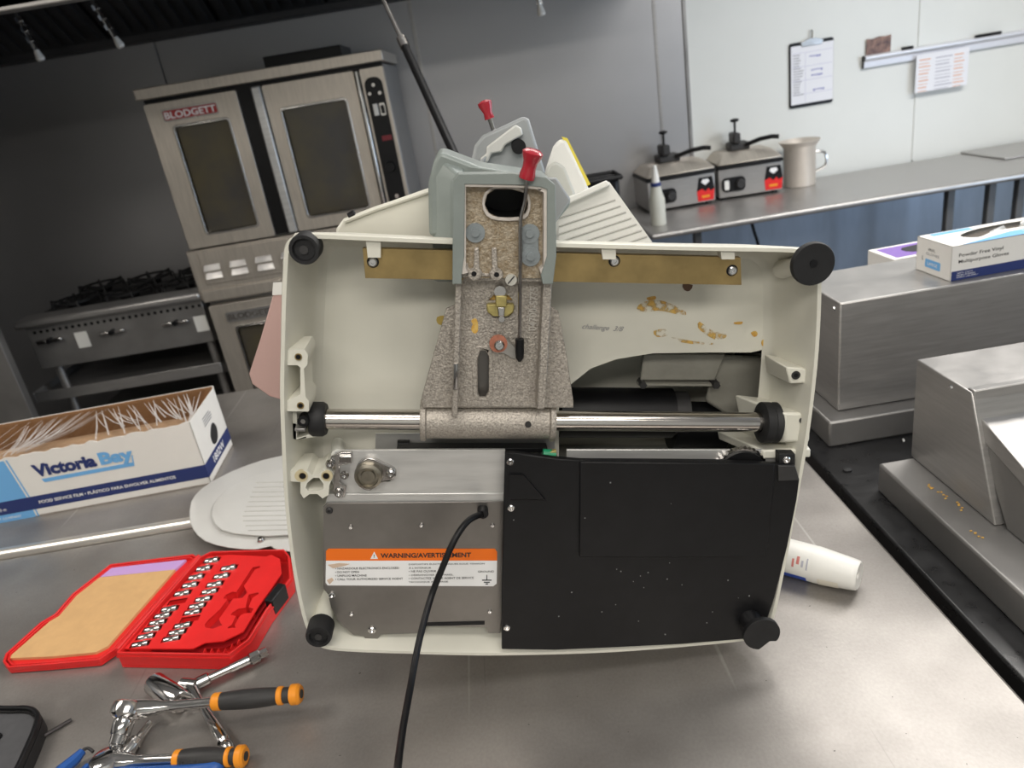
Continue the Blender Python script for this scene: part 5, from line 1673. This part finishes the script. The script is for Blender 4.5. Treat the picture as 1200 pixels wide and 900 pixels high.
# ================================================================== LOOSE TOOLS
def ratchet(A_, B_, end, label, group=None, neck=.5):
    """A_ head centre, B_ drive end point (axis), end = handle end."""
    r_ = empty('ratchet', (A_.x, A_.y, TABLE), label, 'ratchet', group)
    ax = (B_ - A_).normalized()
    hd = (end - A_).normalized()
    build(MB().lathe([(0, -.011), (.016, -.011), (.020, -.008), (.0215, -.002), (.0215, .006), (.018, .010), (.0135, .013), (0, .013)], axis_frame(A_, ax), 26), 'ratchet_head', M_CHROME, r_)
    L = (end - A_).length
    g0, g1 = A_ + hd * (L * .51), A_ + hd * (L * .86)
    build(MB().tube([A_ + hd * .008, A_ + hd * (L * .16), A_ + hd * (L * .2), A_ + hd * (L * .3), A_ + hd * (L * .52)], [.013, .0105, .0078, .0066, .0064], 12), 'shank', M_CHROME, r_)
    build(MB().tube([A_ + hd * (L * .49), A_ + hd * (L * .50), A_ + hd * (L * .54), A_ + hd * (L * .545)], [.009, .0115, .0118, .0105], 14), 'handle_band', M_ORANGE, r_)
    pts = [A_ + hd * (L * t) for t in (.53, .58, .66, .74, .82, .875)]
    build(MB().tube(pts, [.0108, .0118, .0128, .0128, .0118, .0108], 16), 'grip', M_GRIP, r_)
    build(MB().tube([A_ + hd * (L * .868), A_ + hd * (L * .872), A_ + hd * (L * .893), A_ + hd * (L * .9)], [.0112, .0122, .0122, .0108], 14), 'handle_band', M_ORANGE, r_)
    build(MB().tube([A_ + hd * (L * .89), A_ + hd * (L * .95)], [.0102, .0104], 14), 'grip_neck', M_GRIP, r_)
    cap = build(MB().tube([A_ + hd * (L * .94), A_ + hd * (L * .945), A_ + hd * (L * .985), A_ + hd * (L * 1.0)], [.0115, .0135, .0135, .0105], 16), 'end_cap', M_ORANGE, r_)
    build(MB().cyl(A_ + hd * (L * .999), A_ + hd * (L * 1.004), .0058, seg=12), 'cap_badge', M_GRIP, cap)
    return r_, ax


A_, B_ = T(150, 832, .044), T(133, 884, .0145)
r1, ax1 = ratchet(A_, B_, T(353, 813, .036), 'upper ratchet with black and orange handle, head standing on a stack of adapters', 'orange handled ratchets')
Lst = (B_ - A_).length
st = build(MB().lathe([(0, .012), (.0135, .012), (.014, .016), (.0128, .03), (.012, .031), (.012, Lst * .55), (.0108, Lst * .56), (.0104, Lst * .78), (.0085, Lst * .8), (.0082, Lst), (.0055, Lst), (0, Lst - .004)],
                    axis_frame(A_, ax1), 22), 'adapter_stack', M_CHROME, r1)
# the extra socket leaning on the stack
s0, s1 = T(176, 847, .014), T(144, 888, .011)
sx = empty('spinner_socket', (s0.x, s0.y, TABLE), 'narrow stepped chrome adapter lying beside the upper ratchet head', 'socket')
dd = (s1 - s0)
build(MB().tube([s0, s0.lerp(s1, .45), s0.lerp(s1, .5), s0.lerp(s1, .9), s1], [.005, .005, .0085, .0085, .006], 14), 'adapter_body', M_CHROMED, sx)
build(MB().tube([s0.lerp(s1, .58), s0.lerp(s1, .64)], [.0095, .0095], 14), 'knurled_ring', M_CHROME, sx)
A2, B2 = T(126, 893, .018), T(120, 905, .004)
r2, _ = ratchet(A2, A2 + Vector((.0, -.15, -1)) * .02, T(288, 886, .0145), 'lower ratchet with black and orange handle at the bottom edge', 'orange handled ratchets')
# large socket
c0, c1 = T(181, 801, .0165), T(213, 823, .0165)
bs_ = empty('large_socket', ((c0.x + c1.x) / 2, (c0.y + c1.y) / 2, TABLE), 'large chrome deep socket lying near the red case', 'socket')
Ls = (c1 - c0).length
build(MB().lathe([(0, .003), (.012, .003), (.0125, 0), (.0155, 0), (.0165, .002), (.0165, Ls - .012), (.0158, Ls - .01), (.0158, Ls - .002), (.0145, Ls), (.0075, Ls), (.0075, Ls - .015), (0, Ls - .015)], axis_frame(c0, c1 - c0), 28), 'socket_body', M_CHROME, bs_)
# extension bar with universal end
e0, e1, e2_, e3 = T(231, 801, .012), T(246, 794, .012), T(292, 773, .012), T(313, 763, .012)
ex = empty('extension_bar', (e1.x, e1.y, TABLE), 'slim chrome extension bar with square end pointing at the red case', 'extension')
build(MB().tube([e0, e0.lerp(e1, .9), e1], [.0088, .0088, .006], 14), 'drive_socket', M_CHROME, ex)
build(MB().tube([e1, e1.lerp(e2_, .5), e1.lerp(e2_, .52), e2_], [.0058, .0058, .0072, .0072], 12), 'shaft', M_CHROME, ex)
build(MB().tube([e2_, e2_.lerp(e3, .08), e2_.lerp(e3, .55), e2_.lerp(e3, .6), e3], [.0072, .0095, .0095, .0072, .0072], 8), 'coupler', M_CHROMED, ex)
# flex handle crossing beneath the ratchet
t0, t1 = T(222, 803, .014), T(270, 881, .0115)
fh = empty('flex_handle', (t0.x, t0.y, TABLE), 'polished chrome bar handle crossing under the upper ratchet', 'handle')
build(MB().tube([t0, t0.lerp(t1, .3), t0.lerp(t1, .45), t0.lerp(t1, .75), t0.lerp(t1, .86), t0.lerp(t1, .88)], [.0085, .0058, .0062, .009, .0088, .006], 16), 'bar', M_CHROME, fh)
build(MB().tube([t0.lerp(t1, .88), t0.lerp(t1, .9), t0.lerp(t1, .96), t1], [.006, .0082, .0082, .005], 14), 'ball_end', M_CHROMED, fh)
build(MB().cyl(t0 + Vector((-.012, .004, 0)), t0 + Vector((.012, -.004, 0)), .0095, seg=16), 'head', M_CHROME, fh)
# folding hex key set
hk = T(170, 898)
hx = empty('hex_key_set', (hk.x, hk.y, TABLE), 'blue folding hex key set at the bottom edge', 'hex keys')
m = MB()
cent = [T(x, y, .0105) for x, y in ((98, 911), (140, 908), (190, 906), (235, 902), (254, 899), (262, 895))]
m.tube(catmull(cent, 3, False), [.0095] * 13 + [.008, .0055, .003], 12)
build(m, 'handle_scale', M_BLUE, hx)
m = MB()
m.tube([T(70, 905, .012), T(88, 890, .012), T(97, 880, .014)], [.0085, .0075, .005], 8)
build(m, 'handle_scale', M_BLUE, hx)
m = MB()
m.tube([T(96, 906, .012), T(103, 897, .012)], [.006, .004], 8)
build(m, 'handle_spacer', M_BLUE, hx)
m = MB()
m.tube(catmull([T(93, 884, .014), T(99, 878, .015), T(104, 877, .015), T(109, 881, .013)], 4, False), .0022, 6)
build(m, 'hex_key', M_GRIP, hx)
text('KOBALT', frame(T(207, 897, .0212), T(240, 894, .0212) - T(207, 897, .0212), (0, -.6, 1)), .03, .005, 'handle_lettering', M_INK, r2, bold=.03)
# zipped black tool case at lower left
zc = T(5, 860)
zp = empty('zip_case', (zc.x, zc.y, TABLE), 'open black zipped tool pouch at the lower left corner', 'pouch')
ZO = [(-70, 822), (0, 826), (33, 826), (44, 831), (46, 840), (38, 862), (18, 905), (0, 930), (-70, 930)]
HZc = .03
zo = ccw([(T(x, y, HZc).x, T(x, y, HZc).y) for x, y in ZO])
zo = catmull(zo, 3)
build(MB().plate(zo, TABLE + .001, TABLE + .02), 'pouch_body', M_BLACKM, zp)
build(MB().plate(zo, TABLE + .02, TABLE + HZc, [inset(zo, .006)]), 'pouch_rim', M_BLACK, zp, bevel=.002)
build(MB().plate(inset(zo, .009), TABLE + .02, TABLE + .0225), 'pouch_lining', mat('dark_grey_nylon', (.075, .075, .08), .7, 0, var=.15, scale=60), zp, label='dark grey lining')
zi = inset(zo, .0075)
m = MB()
for i in range(0, len(zi)):
    a_, b2 = Vector(zi[i - 1]), Vector(zi[i])
    n_ = max(1, int((b2 - a_).length / .003))
    for j in range(n_):
        c_ = a_.lerp(b2, j / n_)
        m.box(c_.x - .0007, c_.x + .0007, c_.y - .0012, c_.y + .0012, TABLE + .0215, TABLE + .026)
o = build(m, 'zip_teeth', M_GRIP, zp, smooth=0); o['kind'] = 'stuff'
q = T(-4, 864, .024)
build(MB().lathe([(0, 0), (.007, 0), (.006, .004), (0, .004)], Matrix.Translation((q.x, q.y, TABLE + .0225)), 12), 'snap_stud', M_BLACK, zp)
k0, k1 = T(36, 871, .005), T(84, 843, .0035)
tag(build(MB().tube([k0, k0.lerp(k1, .98), k1], [.0026, .0026, .0022], 6), 'hex_key', mat('dark_key_steel', (.12, .11, .11), .35, .8)), 'thin dark hex key poking out beside the black pouch', 'hex key')

# ================================================================== WHITE BOTTLE lying at right
w1 = T(1007, 675, .0275)
w0 = T(925, 653, .0275)
wd = (w0 - w1); wd.z = 0; wd.normalize()
wb_ = empty('white_bottle', (w1.x, w1.y, TABLE), 'white plastic bottle with blue print lying on its side right of the slicer', 'bottle')
WM = axis_frame(w1, wd)
build(MB().lathe([(0, .004), (.004, .004), (.005, .002), (.0195, .0), (.0215, .002), (.0225, .008), (.0272, .058), (.0272, .06)], WM, 32), 'bottle_cap', M_WHITE, wb_)
build(MB().lathe([(.0266, .06), (.027, .062), (.0272, .15), (.024, .156), (0, .156)], WM, 32), 'bottle_body', M_WHITE, wb_)
# printed wraps follow the curved surface
def wrap(r_, z0, z1, a0, a1, name, mm):
    build(MB().lathe([(r_, z0), (r_, z1)], WM, 12, a0, a1), name, mm, wb_)
R_ = math.radians
lx = WM.to_3x3().inverted()
def ang_of(v):
    q_ = lx @ Vector(v)
    return math.atan2(q_.y, q_.x)
dn = ang_of((0, 0, -1)); fr_ = ang_of((0, -1, 0)); up_ = ang_of((0, 0, 1))
sg = 1 if (up_ - fr_ + math.pi) % (2 * math.pi) - math.pi > 0 else -1
def band(z0, z1, t0, t1, name, mm, r_=.02745):
    a0, a1 = sorted((fr_ + sg * R_(t0), fr_ + sg * R_(t1)))
    wrap(r_, z0, z1, a0, a1, name, mm)
band(.066, .15, -75, -18, 'blue_print', mat('bottle_blue', (.03, .08, .42), .45))
band(.102, .125, 66, 100, 'black_print', M_INK)
for k_, (z0, z1, c_) in enumerate(((.064, .066, M_INK), (.07, .073, M_GINK), (.076, .080, M_REDPR), (.083, .086, M_REDPR), (.094, .096, M_GINK), (.1, .102, M_GINK))):
    band(z0, z1, 12 + (k_ % 3) * 6, 48 - (k_ % 2) * 10, 'text_print', mat('faded_red_print', (.6, .2, .18), .6) if c_ is M_REDPR else mat('faded_grey_print', (.45, .45, .52), .7))
tagl = build(MB().lathe([(.0246, .022), (.0272, .05)], WM, 8, min(fr_ + sg * R_(-50), fr_ + sg * R_(-8)), max(fr_ + sg * R_(-50), fr_ + sg * R_(-8))), 'peeling_sticker', mat('peeling_label', (.74, .70, .60), .6), wb_)
